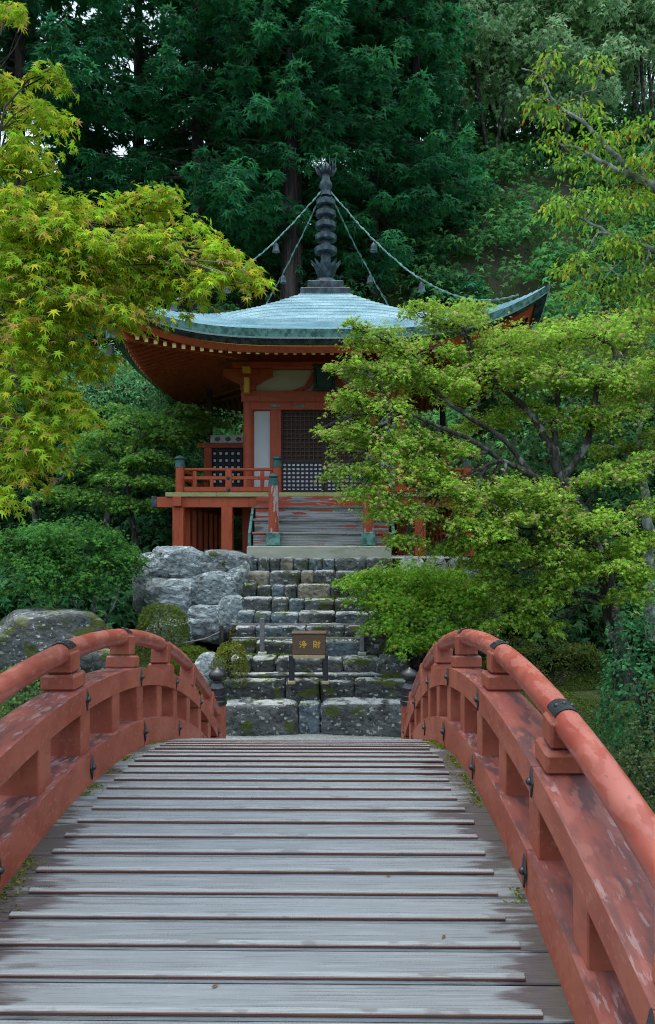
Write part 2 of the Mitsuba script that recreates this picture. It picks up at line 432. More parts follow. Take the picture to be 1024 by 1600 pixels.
def ground_z(x, y):
    z = -3.5 + .25 * sst(10.8, 12.6, y)
    z = z + 1.05 * sst(12.4, 15.2, y) * sst(-1.7, -2.6, x) * (1 - sst(-8, -12, x) * .4)
    z = z + .25 * sst(12, 15, y) * sst(2, 3, x)
    z = z - 2.6 * sst(9.3, 7.6, y) * sst(-2.2, .2, y)
    back = sst(22, 47, y)
    z = z + back * (20.5 + 3.5 * sst(-9, 9, x)) + .8 * sst(17, 24, y) * sst(3, 6, np.abs(x))
    z = z + 9 * sst(14, 34, np.abs(x)) + .12 * np.minimum(np.maximum(y - 47, 0), 80)
    n = meshkit.fbm(np.stack([x * .5, y * .5, x * 0], -1), 4) - .5
    return z + n * (.16 + 1.2 * sst(24, 34, y)) + EYE


gx = np.sort(np.unique(np.r_[np.linspace(-8, 8, 70), np.linspace(-160, 160, 60)]))
gy = np.sort(np.unique(np.r_[np.linspace(8, 20, 60), np.linspace(-60, 220, 100)]))
X, Y = np.meshgrid(gx, gy, indexing='ij')
gv = np.stack([X, Y, ground_z(X, Y)], -1).reshape(-1, 3)
I, J = np.meshgrid(np.arange(len(gx) - 1), np.arange(len(gy) - 1), indexing='ij')
ny = len(gy)
gq = np.stack([I * ny + J, (I + 1) * ny + J, (I + 1) * ny + J + 1, I * ny + J + 1], -1).reshape(-1, 4)
add('ground', (gv, gq), 'ground_soil', smooth=True, kind='structure')
add('pond', (np.array([[-60, -3, EYE - 4.6], [60, -3, EYE - 4.6], [60, 9.6, EYE - 4.6], [-60, 9.6, EYE - 4.6]]), np.array([[0, 1, 2, 3]])), 'water', kind='structure')

# ---------------------------------------------------------------- the arched bridge
br = thing('arched_bridge', 'red arched wooden footbridge with grey plank deck and round handrails in the foreground', 'bridge')
Y0, Y1 = -1.3, 10.6
def deck_z(y): return EYE - 1.487 - .0562 * (y - 4.556) ** 2
def low_z(y): return EYE - 1.292 - .0525 * (y - 4.55) ** 2
def midb_z(y): return EYE - 1.043 - .0545 * (y - 4.66) ** 2
def midt_z(y): return EYE - .908 - .0545 * (y - 4.68) ** 2
def rail_z(y): return EYE - .694 - .0495 * (y - 4.80) ** 2
BW = 1.15
step = .17
npl = int((Y1 - Y0) / step)
for i in range(-8, int(Y1 / step) + 1):
    ya, yb = i * step, (i + 1) * step
    yc = (ya + yb) / 2
    za, zb = deck_z(ya), deck_z(yb)
    L = math.hypot(step, zb - za)
    rot = rotz(-.0115) @ rotx(math.atan2(zb - za, step) + R.normal(0, .008))
    zc = (za + zb) / 2 + R.normal(0, .0015)
    m = box(-BW - .012, BW + .012, yc - L / 2 + .002, yc + L / 2 - .002, zc - .06, zc, .005, rot)
    pk = add('plank', m, 'deck_wood', br)
    # a thin non-slip batten nailed on the front edge of every plank
    zb_ = deck_z(ya + .02)
    hl = 1.035 + R.normal(0, .012)
    xs = R.normal(0, .008)
    add('batten', box(xs - hl, xs + hl, ya + .004, ya + .034, zb_ + .001, zb_ + .0155 + R.normal(0, .001), .003, rotz(-.0115 + R.normal(0, .0008)) @ rotx(math.atan2(zb - za, step))), 'batten_wood', pk)

joint = [4.70 + 1.3 * k for k in range(-4, 5)]
ends = [Y0] + [j for j in joint if Y0 < j < Y1] + [Y1]
def arc(fn, a, b, n): y = np.linspace(a, b, n); return np.c_[y, fn(y)]
def diamond(x, s, y, z, h, w):
    """pointed metal plate on a beam's inner face, with a rivet"""
    o = np.array([[0, -h], [w * .55, -h * .45], [w, 0], [w * .55, h * .45], [0, h], [-w * .55, h * .45], [-w, 0], [-w * .55, -h * .45]])
    pts = np.vstack([np.c_[np.full(8, x), y + o[:, 0], z + o[:, 1]], np.c_[np.full(8, x - s * .008), y + o[:, 0] * .85, z + o[:, 1] * .9]])
    m = trimesh.convex.convex_hull(pts)
    r = trimesh.creation.icosphere(subdivisions=1, radius=.018); r.apply_translation([x - s * .010, y, z])
    return cat([m, r])


for s in (-1, 1):
    rl = f'{br}__railing' if s < 0 else f'{br}__railing_001'
    xi, xo = (-1.18, -1.40) if s < 0 else (1.18, 1.40)
    xl = -1.15 if s < 0 else 1.15
    for a, b in zip(ends[:-1], ends[1:]):
        n = max(4, int((b - a) / .1))
        w = R.normal(0, .0025)
        lo, hi = arc(lambda y: low_z(y) - .52, a + .002, b - .002, n), arc(low_z, a + .002, b - .002, n)
        add('lower_beam', prism_between((lo, hi), sorted((xl + s * (.004 + w), xo + s * .01))), 'bridge_paint', rl)
        lo, hi = arc(midb_z, a + .002, b - .002, n), arc(midt_z, a + .002, b - .002, n)
        add('middle_beam', prism_between((lo, hi), sorted((xi + s * w, xo))), 'bridge_paint', rl)
        y = np.linspace(a, b, n + 4)
        add('handrail', tube(np.c_[np.full(len(y), s * 1.32), y, rail_z(y)], .064 + R.normal(0, .0008), 20), 'rail_paint', rl, smooth=50)
    for j in joint:
        if not Y0 < j < Y1 - .3: continue
        zt = midt_z(j); t = math.atan2(midt_z(j + .05) - midt_z(j - .05), .1)
        gap = rail_z(j) - zt
        add('block', box(s * 1.32 - .105, s * 1.32 + .105, j - .10, j + .10, zt + .002, zt + .095, .012, rotx(t)), 'bridge_paint', rl)
        add('block', box(s * 1.32 - .078, s * 1.32 + .078, j - .075, j + .075, zt + .10, zt + gap + .012, .010, rotx(t)), 'bridge_paint', rl)
        # metal sleeve over the handrail joint with three bolts
        y = np.linspace(j - .065, j + .065, 6)
        ring = []
        a = np.linspace(math.radians(28), math.radians(152), 13)
        rr = .0685
        cv = np.array([[s * 1.32 + math.cos(q) * rr, yy, rail_z(yy) + math.sin(q) * rr] for k, yy in enumerate(y) for q in a])
        ci = np.array([[k * 13 + i, k * 13 + i + 1, (k + 1) * 13 + i + 1, (k + 1) * 13 + i] for k in range(5) for i in range(12)])
        cap = add('joint_plate', (cv, ci), 'black_metal', rl, smooth=True)
        bolts = []
        for q in (60, 90, 120):
            b_ = trimesh.creation.icosphere(subdivisions=1, radius=.011)
            b_.apply_translation([s * 1.32 + math.cos(math.radians(q)) * rr, j, rail_z(j) + math.sin(math.radians(q)) * rr]); bolts.append(b_)
        add('bolt', cat(bolts), 'black_metal', rl)
        add('fitting', diamond(xi - s * .001, s, j, (midb_z(j) + midt_z(j)) / 2, .072, .03), 'black_metal', rl)
        add('fitting', diamond(xl - s * .002, s, j, low_z(j) - .09, .078, .03), 'black_metal', rl)
    k = 0
    for yp in np.arange(4.70 - 9 * .65, Y1 - .2, .65):
        if yp < Y0 + .1: continue
        zl, zh = low_z(yp), midb_z(yp)
        add('post', box(min(xi, xo) + .006, max(xi, xo) - .006, yp - .085, yp + .085, zl - .03, zh + .03, .006), 'bridge_paint', rl)
    for yp in (Y0 - .1, Y1 + .13):
        zt = EYE - 2.29
        np_ = add('newel_post', lathe([[0, EYE - 3.75 - zt], [.115, EYE - 3.75 - zt], [.115, -.012], [.105, 0], [0, 0]], (s * 1.32, yp, zt), 24), 'bridge_paint', rl, smooth=40)
        prof = [[0, .0], [.128, .0], [.128, .05], [.118, .06], [.118, .10], [.124, .105], [.124, .125], [.116, .13], [.114, .21], [.119, .215], [.119, .235], [.108, .245], [.085, .29], [.06, .305], [.058, .325],
                [.095, .345], [.118, .375], [.122, .405], [.108, .44], [.075, .465], [.035, .485], [.012, .505], [0, .515]]
        add('finial', lathe(prof, (s * 1.32, yp, zt + .001), 28), 'black_metal', rl, smooth=40)
    # girder below the deck and two pairs of piles in the pond
    lo, hi = arc(lambda y: deck_z(y) - .40, Y0, Y1, 60), arc(lambda y: deck_z(y) - .075, Y0, Y1, 60)
    add('girder', prism_between((lo, hi), sorted((s * .75, s * .95))), 'dark_timber', br)
    for yp in (1.6, 7.4):
        add('pile', tube([[s * .85, yp, EYE - 7], [s * .85, yp, deck_z(yp) - .38]], .14, 12), 'dark_timber', br, smooth=40)

# ---------------------------------------------------------------- stone stairs, terrace
TOPS = [1100, 1062, 1027, 1000, 979, 958, 936, 914, 892, 873]
st = thing('stone_staircase', 'rough grey stone staircase of ten mossy steps climbing to the temple terrace', 'staircase')
prev = EYE - 3.35
DS = [12.8 + .42 * i for i in range(10)]
ZS = [EYE - (y - HY) / F * d for y, d in zip(TOPS, DS)]
big = {0: [-1.62, -.32, .05, 1.78], 1: [-1.62, -.55, .02, .62, 1.7]}
for i, (d, z) in enumerate(zip(DS, ZS)):
    if i in big: cuts = big[i]
    else:
        cuts = [-1.60 + R.normal(0, .03)]
        while cuts[-1] < 1.25: cuts.append(cuts[-1] + R.choice([R.uniform(.22, .36), R.uniform(.42, .72)]) * (1.35 if i < 5 else 1))
        cuts[-1] = 1.52 + R.normal(0, .04)
    zb = prev - .12
    for a, b in zip(cuts[:-1], cuts[1:]):
        hz = (z - zb) / 2
        hy = .30
        c = [(a + b) / 2, d + hy + R.normal(0, .012), zb + hz + R.normal(0, .006)]
        c[1] += R.normal(0, .03); c[2] += R.normal(0, .012)
        m = rock(c, [(b - a) / 2 * .997, hy, hz * 1.0], int(R.integers(1, 9999)), 4 if i < 3 else 3, .22, .12, 2.8, 8, .90)
        kd = STEP_KINDS[int(R.choice(4, p=[.45, .2, .3, .05]))] if i > 3 else STEP_KINDS[int(R.choice(3, p=[.4, .1, .5]))]
        add('stone', m, 'step_stone_tan' if (i, len(cuts) and cuts.index(a)) in ((9, 3), (8, 2)) else kd, st, smooth=30)
    prev = z
add('core', box(-1.5, 1.45, 13.4, 16.9, EYE - 3.6, EYE - 2.35, .02), 'step_stone_dark', st)
add('core', cat([box(-1.5, 1.45, d + .25, d + .75, EYE - 3.5, z - .09, .02) for d, z in zip(DS, ZS)]), 'step_stone_dark', st)

tw = thing('terrace_wall', 'retaining wall of large pale grey boulders left of the stone staircase', 'wall')
WALL = [(235, 319, 857, 911, 16.25), (315, 388, 862, 904, 16.3), (228, 306, 908, 962, 16.05), (284, 376, 896, 954, 16.05), (292, 358, 950, 1006, 15.85), (346, 378, 938, 972, 15.95), (230, 296, 956, 1004, 15.9),
        (228, 296, 972, 1012, 15.7), (355, 388, 880, 940, 16.2), (352, 384, 960, 1005, 15.8)]
for i, (xa, xb, ya, yb, d) in enumerate(WALL):
    a, b = P(xa, ya, d), P(xb, yb, d)
    m = rock([(a[0] + b[0]) / 2, d + .38, (a[2] + b[2]) / 2], [(b[0] - a[0]) / 2 * 1.12, .38 + .07 * (i % 3), (a[2] - b[2]) / 2 * 1.12], 31 + i * 17, 4, .40, .13, 2.2, 18, .74)
    add('boulder', m, 'wall_stone' if i not in (1, 5, 6, 9) else 'wall_stone_dark', tw, smooth=25)
for i in range(8):                                   # the side of the terrace going back, and its other front half
    add('boulder', rock([-3.55, 17.0 + i * 1.15, EYE - 1.0], [.5, .62, .68], 300 + i, 3, .4, .12), 'wall_stone', tw, smooth=25)
    add('boulder', rock([3.05, 17.2 + i * 1.15, EYE - 1.25], [.5, .62, .80], 320 + i, 3, .55, .15), 'wall_stone_dark', tw, smooth=25)
for i in range(3):
    for k in range(2):
        add('boulder', rock([1.85 + i * .55, 16.35 - .2 * k, EYE - .8 - .75 * k], [.31, .4, .40], 340 + i * 3 + k, 3, .55, .15), 'wall_stone_dark', tw, smooth=25)
add('fill', box(-3.40, 3.0, 16.85, 26, EYE - 3.2, EYE - .46, .02), 'step_stone_dark', tw)
add('paving', box(-3.40, 3.1, 16.80, 25.8, EYE - .455, EYE - .432, .01), 'slab_stone', tw)
one('landing_slab', box(P(386, 0, 16.8)[0], P(612, 0, 16.8)[0], 16.78, 17.75, EYE - .46, EYE - .185, .012), 'slab_stone', 'pale weathered stone slab at the foot of the wooden temple stairs', 'slab')

# ---------------------------------------------------------------- the temple
tp = thing('temple_hall', 'small red square temple hall with green copper pyramid roof and tall bronze spire', 'temple')
YC, A = 21.75, 4.94
FZ = EYE + 1.05                                           # veranda floor
# roof surface
z0 = PchipInterpolator([.60, 1.48, 2.13, 2.88, 3.9, 4.94], [6.62, 6.03, 5.62, 5.20, 4.78, 4.47])
def roof_z(x, y):
    r = np.maximum(np.abs(x), np.abs(y)); t = np.minimum(np.abs(x), np.abs(y)) / np.maximum(r, 1e-6)
    return EYE + z0(np.clip(r, .6, A)) + 1.0 * (r / A) ** 3 * t ** 3.5
def roof_sheet():
    """copper courses: every course laps over the next with a real step"""
    rows = np.linspace(A, .62, 39)
    m = 48
    vs, fs = [], []
    for side in range(4):
        c, s = [(1, 0), (0, 1), (-1, 0), (0, -1)][side]
        grid = []
        for i in range(len(rows) - 1):
            for r, lift in ((rows[i], .030), (rows[i + 1], .004)):
                x = np.linspace(-r, r, m + 1); y = np.full(m + 1, -r)
                z = roof_z(x, y) + lift
                grid.append(np.c_[x * c - y * s, x * s + y * c + YC, z])
        k = sum(map(len, vs)); G = np.vstack(grid); vs.append(G)
        q = [[k + a * (m + 1) + b, k + a * (m + 1) + b + 1, k + (a + 1) * (m + 1) + b + 1, k + (a + 1) * (m + 1) + b] for a in range(len(grid) - 1) for b in range(m)]
        fs += q
    return np.vstack(vs), np.array(fs)
roof = add('roof', roof_sheet(), 'copper_roof', tp)
def eave_ring(r0, dz0, r1, dz1, lift1=1.0, m=48):
    """a strip all round between two square rings that follow the eave's curve"""
    vs, fs = [], []
    for side in range(4):
        c, s = [(1, 0), (0, 1), (-1, 0), (0, -1)][side]
        k = len(vs) * 2 * (m + 1)
        G = []
        for r, dz in ((r0, dz0), (r1, dz1)):
            x = np.linspace(-r, r, m + 1); y = np.full(m + 1, -r)
            t = np.abs(x) / r
            z = EYE + dz + 1.0 * t ** 3.5 * (1 if r == r0 else lift1)
            G.append(np.c_[x * c - y * s, x * s + y * c + YC, z])
        vs.append(np.vstack(G))
        fs += [[k + b, k + m + 1 + b, k + m + 2 + b, k + b + 1] for b in range(m)]
    return np.vstack(vs), np.array(fs)
add('eave_edge', eave_ring(A + .002, 4.498, A - .04, 4.335), 'verdigris', roof)
add('eave_edge', eave_ring(A - .04, 4.335, A - .06, 4.30), 'copper_roof', roof)
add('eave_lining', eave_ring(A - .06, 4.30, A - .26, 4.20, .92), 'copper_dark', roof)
add('eave_trim', eave_ring(A - .26, 4.215, A - .265, 4.185, 1.0), 'gold_paint', roof)
add('fascia', eave_ring(A - .265, 4.19, A - .40, 4.07, .80), 'temple_paint', roof)
RE, RI = 4.50, 1.9
def soff_z(x, r): t = np.clip(np.abs(x) / r, 0, 1); return EYE + 4.15 + (RE - r) * .25 + .45 * t ** 3.5 * ((r - RI) / (RE - RI)).clip(0, 1) if hasattr(r, 'clip') else EYE + 4.15 + (RE - r) * .25 + .45 * t ** 3.5 * max(0, min(1, (r - RI) / (RE - RI)))
def soffit():
    vs, fs = [], []
    rows = np.linspace(RE + .06, RI - .05, 8); m = 32
    for side in range(4):
        c, s = [(1, 0), (0, 1), (-1, 0), (0, -1)][side]
        k = sum(map(len, vs)); G = []
        for r in rows:
            x = np.linspace(-r, r, m + 1); y = np.full(m + 1, -r)
            G.append(np.c_[x * c - y * s, x * s + y * c + YC, soff_z(x, float(r)) + .02])
        vs.append(np.vstack(G))
        fs += [[k + a * (m + 1) + b, k + (a + 1) * (m + 1) + b, k + (a + 1) * (m + 1) + b + 1, k + a * (m + 1) + b + 1] for a in range(7) for b in range(m)]
    return np.vstack(vs), np.array(fs)
add('soffit', soffit(), 'temple_paint', roof)
nr = 43
for side in range(4):
    c, s = [(1, 0), (0, 1), (-1, 0), (0, -1)][side]
    M = np.array([[c, -s, 0], [s, c, 0], [0, 0, 1.]])
    for i in range(nr):
        x = (i - (nr - 1) / 2) * .205
        ri = max(RI, abs(x) + .05)
        if ri > RE - .2: continue
        za, zb = soff_z(x, RE), soff_z(x, ri)
        pts = np.array([[x + dx, -r, z + dz] for r, z in ((RE, za), (ri, zb)) for dx in (-.04, .04) for dz in (-.10, .005)])
        m = trimesh.convex.convex_hull(pts @ M.T + [0, YC, 0])
        rk = add('rafter', m, 'temple_paint', tp)
        if side in (0, 3):
            cp = box(x - .041, x + .041, -RE - .008, -RE + .002, za - .102, za + .004, .002)
            cp.vertices = cp.vertices @ M.T + [0, YC, 0]
            add('end_cap', cp, 'yellow_paint', rk)
for sx in (-1, 1):                                        # hip rafters with metal shoes, wind bells
    for sy in (-1, 1):
        a = np.array([sx * 1.9, YC + sy * 1.9, EYE + 4.72]); b = np.array([sx * 4.62, YC + sy * 4.62, EYE + 4.60])
        d = unit(b - a); sd = np.array([-d[1], d[0], 0]); sd /= np.linalg.norm(sd)
        pts = np.array([q + sd * w + [0, 0, h] for q in (a, b) for w in (-.09, .09) for h in (-.22, .04)])
        hr = add('hip_rafter', trimesh.convex.convex_hull(pts), 'temple_paint', tp)
        e = b - d * .02
        pts = np.array([q + sd * w + [0, 0, h] for q in (e, e + d * .12) for w in (-.095, .095) for h in (-.228, .045)])
        add('metal_shoe', trimesh.convex.convex_hull(pts), 'verdigris', hr)
        e = b + d * .05 + [0, 0, -.24]
        bell = lathe([[0, .0], [.04, .0], [.09, -.06], [.105, -.24], [.125, -.30], [.115, -.30], [0, -.22]], e + [0, 0, -.12], 14)
        add('wind_bell', cat([bell, tube([e + [0, 0, .03], e + [0, 0, -.13]], .012, 5), tube([e + [0, 0, -.3], e + [0, 0, -.62]], .008, 5)]), 'copper_dark', tp, smooth=40)
# spire
sp = f'{tp}__spire'
zb = EYE + 6.56
add('base', box(-.68, .68, YC - .68, YC + .68, zb - .1, zb + .20, .02), 'copper_dark', sp)
add('base', box(-.49, .49, YC - .49, YC + .49, zb + .201, zb + .46, .02), 'copper_dark', sp)
add('bowl', lathe([[0, .46], [.30, .46], [.33, .50], [.28, .60], [.18, .66], [0, .66]], (0, YC, zb), 24), 'copper_dark', sp, smooth=40)
pet = []
for k in range(12):
    a = k * math.pi / 6
    for r0_, r1_, h0, h1, w in ((.16, .30, .66, .98, .085), (.20, .42, .80, 1.13, .075)):
        a2 = a + (.26 if r1_ > .4 else 0)
        d = np.array([math.cos(a2), math.sin(a2), 0]); t = np.array([-d[1], d[0], 0])
        pts = [d * r0_ - t * w * .6, d * r0_ + t * w * .6, d * (r0_ + .09) - t * w, d * (r0_ + .09) + t * w, d * r1_]
        hz = [h0, h0, h0 + .18, h0 + .18, h1]
        V = np.array([p + [0, 0, h] for p, h in zip(pts, hz)])
        V = np.vstack([V, V + np.r_[d * .02, 0][:3] * 1.0])
        m = trimesh.convex.convex_hull(V + [0, YC, zb]); pet.append(m)
add('lotus', cat(pet), 'copper_dark', sp)
add('shaft', lathe([[0, .6], [.17, .6], [.14, 1.1], [.13, 2.7], [.13, 2.78], [.0, 2.78]], (0, YC, zb), 16), 'copper_dark', sp, smooth=40)
for py in (391, 371, 352, 334, 317):
    z = EYE + (HY - py) / F * YC
    w = .31 - (391 - py) * .0005
    add('ring', lathe([[.10, -.09], [.20, -.09], [w - .02, -.085], [w, -.075], [w, .05], [w - .05, .085], [.10, .09]], (0, YC, z), 26), 'copper_dark', sp, smooth=25)
zz = lambda py: EYE + (HY - py) / F * YC
add('jewel', lathe([[0, zz(306)], [.15, zz(306)], [.12, zz(300)], [.14, zz(297)], [.18, zz(292)], [.18, zz(287)], [.13, zz(283)], [.115, zz(279)], [.115, zz(273)], [.15, zz(271)], [.16, zz(266)], [.13, zz(259)], [.05, zz(255)], [0, zz(250)]], (0, YC, 0), 22), 'copper_dark', sp, smooth=40)
crown = []
for k in range(16):
    a = k * math.pi / 8; d = np.array([math.cos(a), math.sin(a), 0])
    base = np.array([0, YC, 0.])
    crown.append(tube([base + d * .12 + [0, 0, zz(272)], base + d * .23 + [0, 0, zz(270)], base + d * .29 + [0, 0, zz(264)], base + d * (.24 + .06 * (k % 2)) + [0, 0, zz(254 - 4 * (k % 2))]], [.03, .03, .018, .005], 5))
add('crown', cat(crown), 'copper_dark', sp, smooth=40)
for sx in (-1, 1):                                        # chains to the four roof corners, each with hanging bells
    for sy in (-1, 1):
        a = np.array([sx * .14, YC + sy * .14, zz(303)]); b = np.array([sx * 4.35, YC + sy * 4.35, roof_z(4.35, 4.35) + .10])
        t = np.linspace(0, 1, 90)
        pts = a + t[:, None] * (b - a); pts[:, 2] -= 1.15 * 4 * t * (1 - t) * (.6 + .4 * t)
        pts += R.normal(0, .006, pts.shape)
        ck = add('chain', tube(pts, .021 + .009 * np.sin(np.arange(90) * 2.2), 6), 'verdigris', sp, smooth=40)
        for q in (.28, .55, .80):
            e = pts[int(q * 89)]
            add('bell', cat([lathe([[0, 0], [.03, 0], [.075, -.06], [.085, -.17], [.105, -.22], [0, -.2]], e + [0, 0, -.08], 12), tube([e, e + [0, 0, -.1]], .012, 5)]), 'copper_dark', sp, smooth=40)

# body
YF = YC - 1.95
def bx(name, x0, x1, y0, y1, z0, z1, m, par=tp, b=.008, **k): return add(name, box(x0, x1, y0, y1, EYE + z0, EYE + z1, b), m, par, **k)
for sx in (-1, 1):
    for yy in (YF, YC + 1.95):
        add('column', tube([[sx * 1.93, yy, FZ - 1.5], [sx * 1.93, yy, EYE + 3.55]], .135, 18), 'temple_paint', tp, smooth=40)
    bx('door_jamb', sx * 1.24 - .14, sx * 1.24 + .14, YF - .07, YF + .08, 1.0505, 3.30, 'temple_paint')
    x0, x1 = sorted((sx * 1.375, sx * 1.80))
    bx('white_panel', x0, x1, YF + .01, YF + .05, 1.16, 3.22, 'plaster')
for yy in (YF, YC + 1.95):
    bx('sill_beam', -1.80, 1.80, yy - .09, yy + .09, 1.05, 1.15, 'temple_paint')
    bx('lintel', -1.98, 1.98, yy - .11, yy + .10, 3.225, 3.42, 'temple_paint')
    bx('head_beam', -2.10, 2.10, yy - .15, yy + .14, 3.421, 3.70, 'temple_paint')
for sx in (-1, 1):
    x0, x1 = sorted((sx * 1.85, sx * 2.0))
    for z0_, z1_ in ((1.05, 1.15), (2.0, 2.15), (3.225, 3.42), (3.43, 3.69)):
        bx('side_beam', x0 - .02, x1 + .02, YF + .14, YC + 1.82, z0_, z1_, 'temple_paint')
    bx('side_wall', x0 + .03, x1 - .03, YF + .13, YC + 1.83, 1.15, 4.4, 'plaster')
bx('back_wall', -1.80, 1.80, YC + 1.9, YC + 1.94, 1.15, 4.4, 'plaster')
bx('frieze_panel', -1.85, 1.85, YF + .02, YF + .06, 3.70, 4.255, 'aged_plaster')
bx('upper_wall', -1.85, 1.85, YF + .02, YF + .06, 4.256, 4.8, 'temple_paint')
for x in (-1.24, -.62, .55, 1.24):                         # little metal nail covers on the lintel
    bx('nail_cover', x - .12, x + .12, YF - .124, YF - .1, 3.29, 3.36, 'verdigris')
bx('bracket_beam', -2.3, 2.3, YF - .30, YF - .06, 4.26, 4.40, 'temple_paint')
for sx in (-1, 1):                                        # bracket complex over each column, frog-leg struts in the middle
    x = sx * 1.93
    bx('bracket_block', x - .19, x + .19, YF - .20, YF + .18, 3.705, 3.85, 'temple_paint')
    pts = np.array([[x - .20, 3.86], [x + .20, 3.86], [x + .62, 4.08], [x + .62, 4.25], [x - .62, 4.25], [x - .62, 4.08]])
    add('bracket_arm', trimesh.convex.convex_hull(np.array([[a, yy, EYE + b] for a, b in pts for yy in (YF - .13, YF + .07)])), 'temple_paint', tp)
    bx('bracket_nose', x - .065, x + .065, YF - .46, YF - .20, 3.60, 3.98, 'gold_paint')
    bx('bracket_nose', x - .10, x + .10, YF - .55, YF - .30, 4.10, 4.23, 'gold_paint')
    add('frog_leg_strut', cat([trimesh.convex.convex_hull(np.array([[a, yy, EYE + b] for a, b in q for yy in (YF - .08, YF + .01)])) for q in
        ([[sx * .85, 3.71], [sx * .55, 3.71], [sx * .45, 3.84], [sx * .6, 3.80]], [[sx * .58, 3.72], [sx * .38, 3.80], [sx * .12, 4.2], [sx * .26, 4.24]])]), 'temple_paint', tp)
pq = add('name_plaque', box(-.20, .20, YF - .30, YF - .24, EYE + 3.72, EYE + 4.27, .02, rotx(.22)), 'green_plaque', tp)
add('frame', cat([box(x0, x1, YF - .325, YF - .235, EYE + z0_, EYE + z1_, .02, None) for x0, x1, z0_, z1_ in ((-.27, -.201, 3.74, 4.3), (.201, .27, 3.74, 4.3), (-.30, .30, 3.68, 3.735), (-.30, .30, 4.285, 4.34))]), 'green_plaque', pq)
# two lattice doors: brown lattice above, white paper squares below
for sx in (-1, 1):
    dk = f'{tp}__lattice_door' if sx < 0 else f'{tp}__lattice_door_001'
    x0, x1 = sorted((sx * .03, sx * 1.10))
    bx('panel', x0, x1, YF + .075, YF + .085, 1.93, 3.22, 'dark_timber', dk, .002)
    bx('paper', x0, x1, YF + .055, YF + .065, 1.15, 1.93, 'paper', dk, .002)
    for lo, hi, m, w, nn, nv in ((1.93, 3.22, 'brown_lattice', .026, 9, 11), (1.15, 1.93, 'navy_lattice', .044, 9, 7)):
        bars = [box(x - w / 2, x + w / 2, YF + .03, YF + .053, EYE + lo, EYE + hi, .003) for x in np.linspace(x0 + .03, x1 - .03, nn + 1)]
        bars += [box(x0 + .03, x1 - .03, YF + .026, YF + .05, EYE + z - w / 2, EYE + z + w / 2, .003) for z in np.linspace(lo + .03, hi - .03, nv + 1)]
        add('lattice', cat(bars), m, dk)
    fr = [box(a, b, YF + .02, YF + .07, EYE + 1.15, EYE + 3.22, .004) for a, b in ((x0 - .028, x0 + .03), (x1 - .03, x1 + .03))]
    fr += [box(x0, x1, YF + .022, YF + .068, EYE + z - .03, EYE + z + .03, .004) for z in (1.18, 1.93, 3.19)]
    add('frame', cat(fr), 'dark_timber', dk)
bx('interior', -1.8, 1.8, YF + .3, YF + .4, 1.15, 3.3, 'dark_timber')
# veranda
VF = YC - 3.55
ve = f'{tp}__veranda'
for i in range(26):                                       # floor boards run front to back
    x = -3.62 + i * .2785
    bx('floor_board', x + .003, x + .2755, VF + .14, YC + 3.4, 1.0, 1.05, 'temple_paint', ve, .004)
for xa, xb in ((-3.69, -2.5), (-2.497, -1.25), (-1.247, .0), (.003, 1.25), (1.253, 2.5), (2.503, 3.69)):
    bx('edge_board', xa, xb, VF, VF + .137, .955, 1.056, 'sill_paint', ve)
for sx in (-1, 1):
    x0, x1 = sorted((sx * 3.62, sx * 3.69)); bx('edge_board', x0, x1, VF + .14, YC + 3.5, .955, 1.055, 'sill_paint', ve)
bx('edge_beam', -3.92, 3.92, VF + .06, VF + .26, .71, .952, 'temple_paint', ve)
bx('edge_beam', -3.92, 3.92, YC + 3.3, YC + 3.5, .71, .952, 'temple_paint', ve)
for sx in (-1, 1):
    x0, x1 = sorted((sx * 3.3, sx * 3.5)); bx('edge_beam', x0, x1, VF - .1, YC + 3.7, .73, .953, 'temple_paint', ve)
    x0, x1 = sorted((sx * 3.90, sx * 4.03)); bx('beam_shoe', x0, x1, VF + .05, VF + .27, .70, .96, 'copper_dark', ve)
    for yy in [VF + .16 + i * .86 for i in range(9)]:
        add('pillar', box(sx * 3.40 - .13, sx * 3.40 + .13, yy - .13, yy + .13, EYE - .44, EYE + .712, .012), 'temple_paint', ve)
    for yy in (VF + .16, YC + 3.4):
        add('pillar', box(sx * 2.26 - .13, sx * 2.26 + .13, yy - .13, yy + .13, EYE - .44, EYE + .712, .012), 'temple_paint', ve)
    for xq in (1.93, .7):
        for yy in (VF + 1.4, VF + 2.4, VF + 3.6, VF + 4.8):
            add('pillar', box(sx * xq - .12, sx * xq + .12, yy - .12, yy + .12, EYE - .44, EYE + .99, .012), 'temple_paint', ve)
bx('skirt', -1.55, 1.55, VF + .10, VF + .20, -.4, .712, 'dark_timber', ve)
GIB = [[a_, b_ * .8] for a_, b_ in [[0, 0], [.118, 0], [.118, .10], [.108, .11], [.108, .17], [.112, .18], [.09, .20], [.07, .215], [.10, .235], [.115, .265], [.105, .30], [.06, .33], [.02, .345], [0, .36]]]
def bollard(x, y, z0_, z1_, par, m='temple_paint'):
    k = add('railing_post', tube([[x, y, z0_], [x, y, z1_]], .105, 18), m, par, smooth=40)
    add('finial', lathe(GIB, (x, y, z1_ - .02), 20), 'finial_copper', par, smooth=40)
    return k
VY = VF + .13
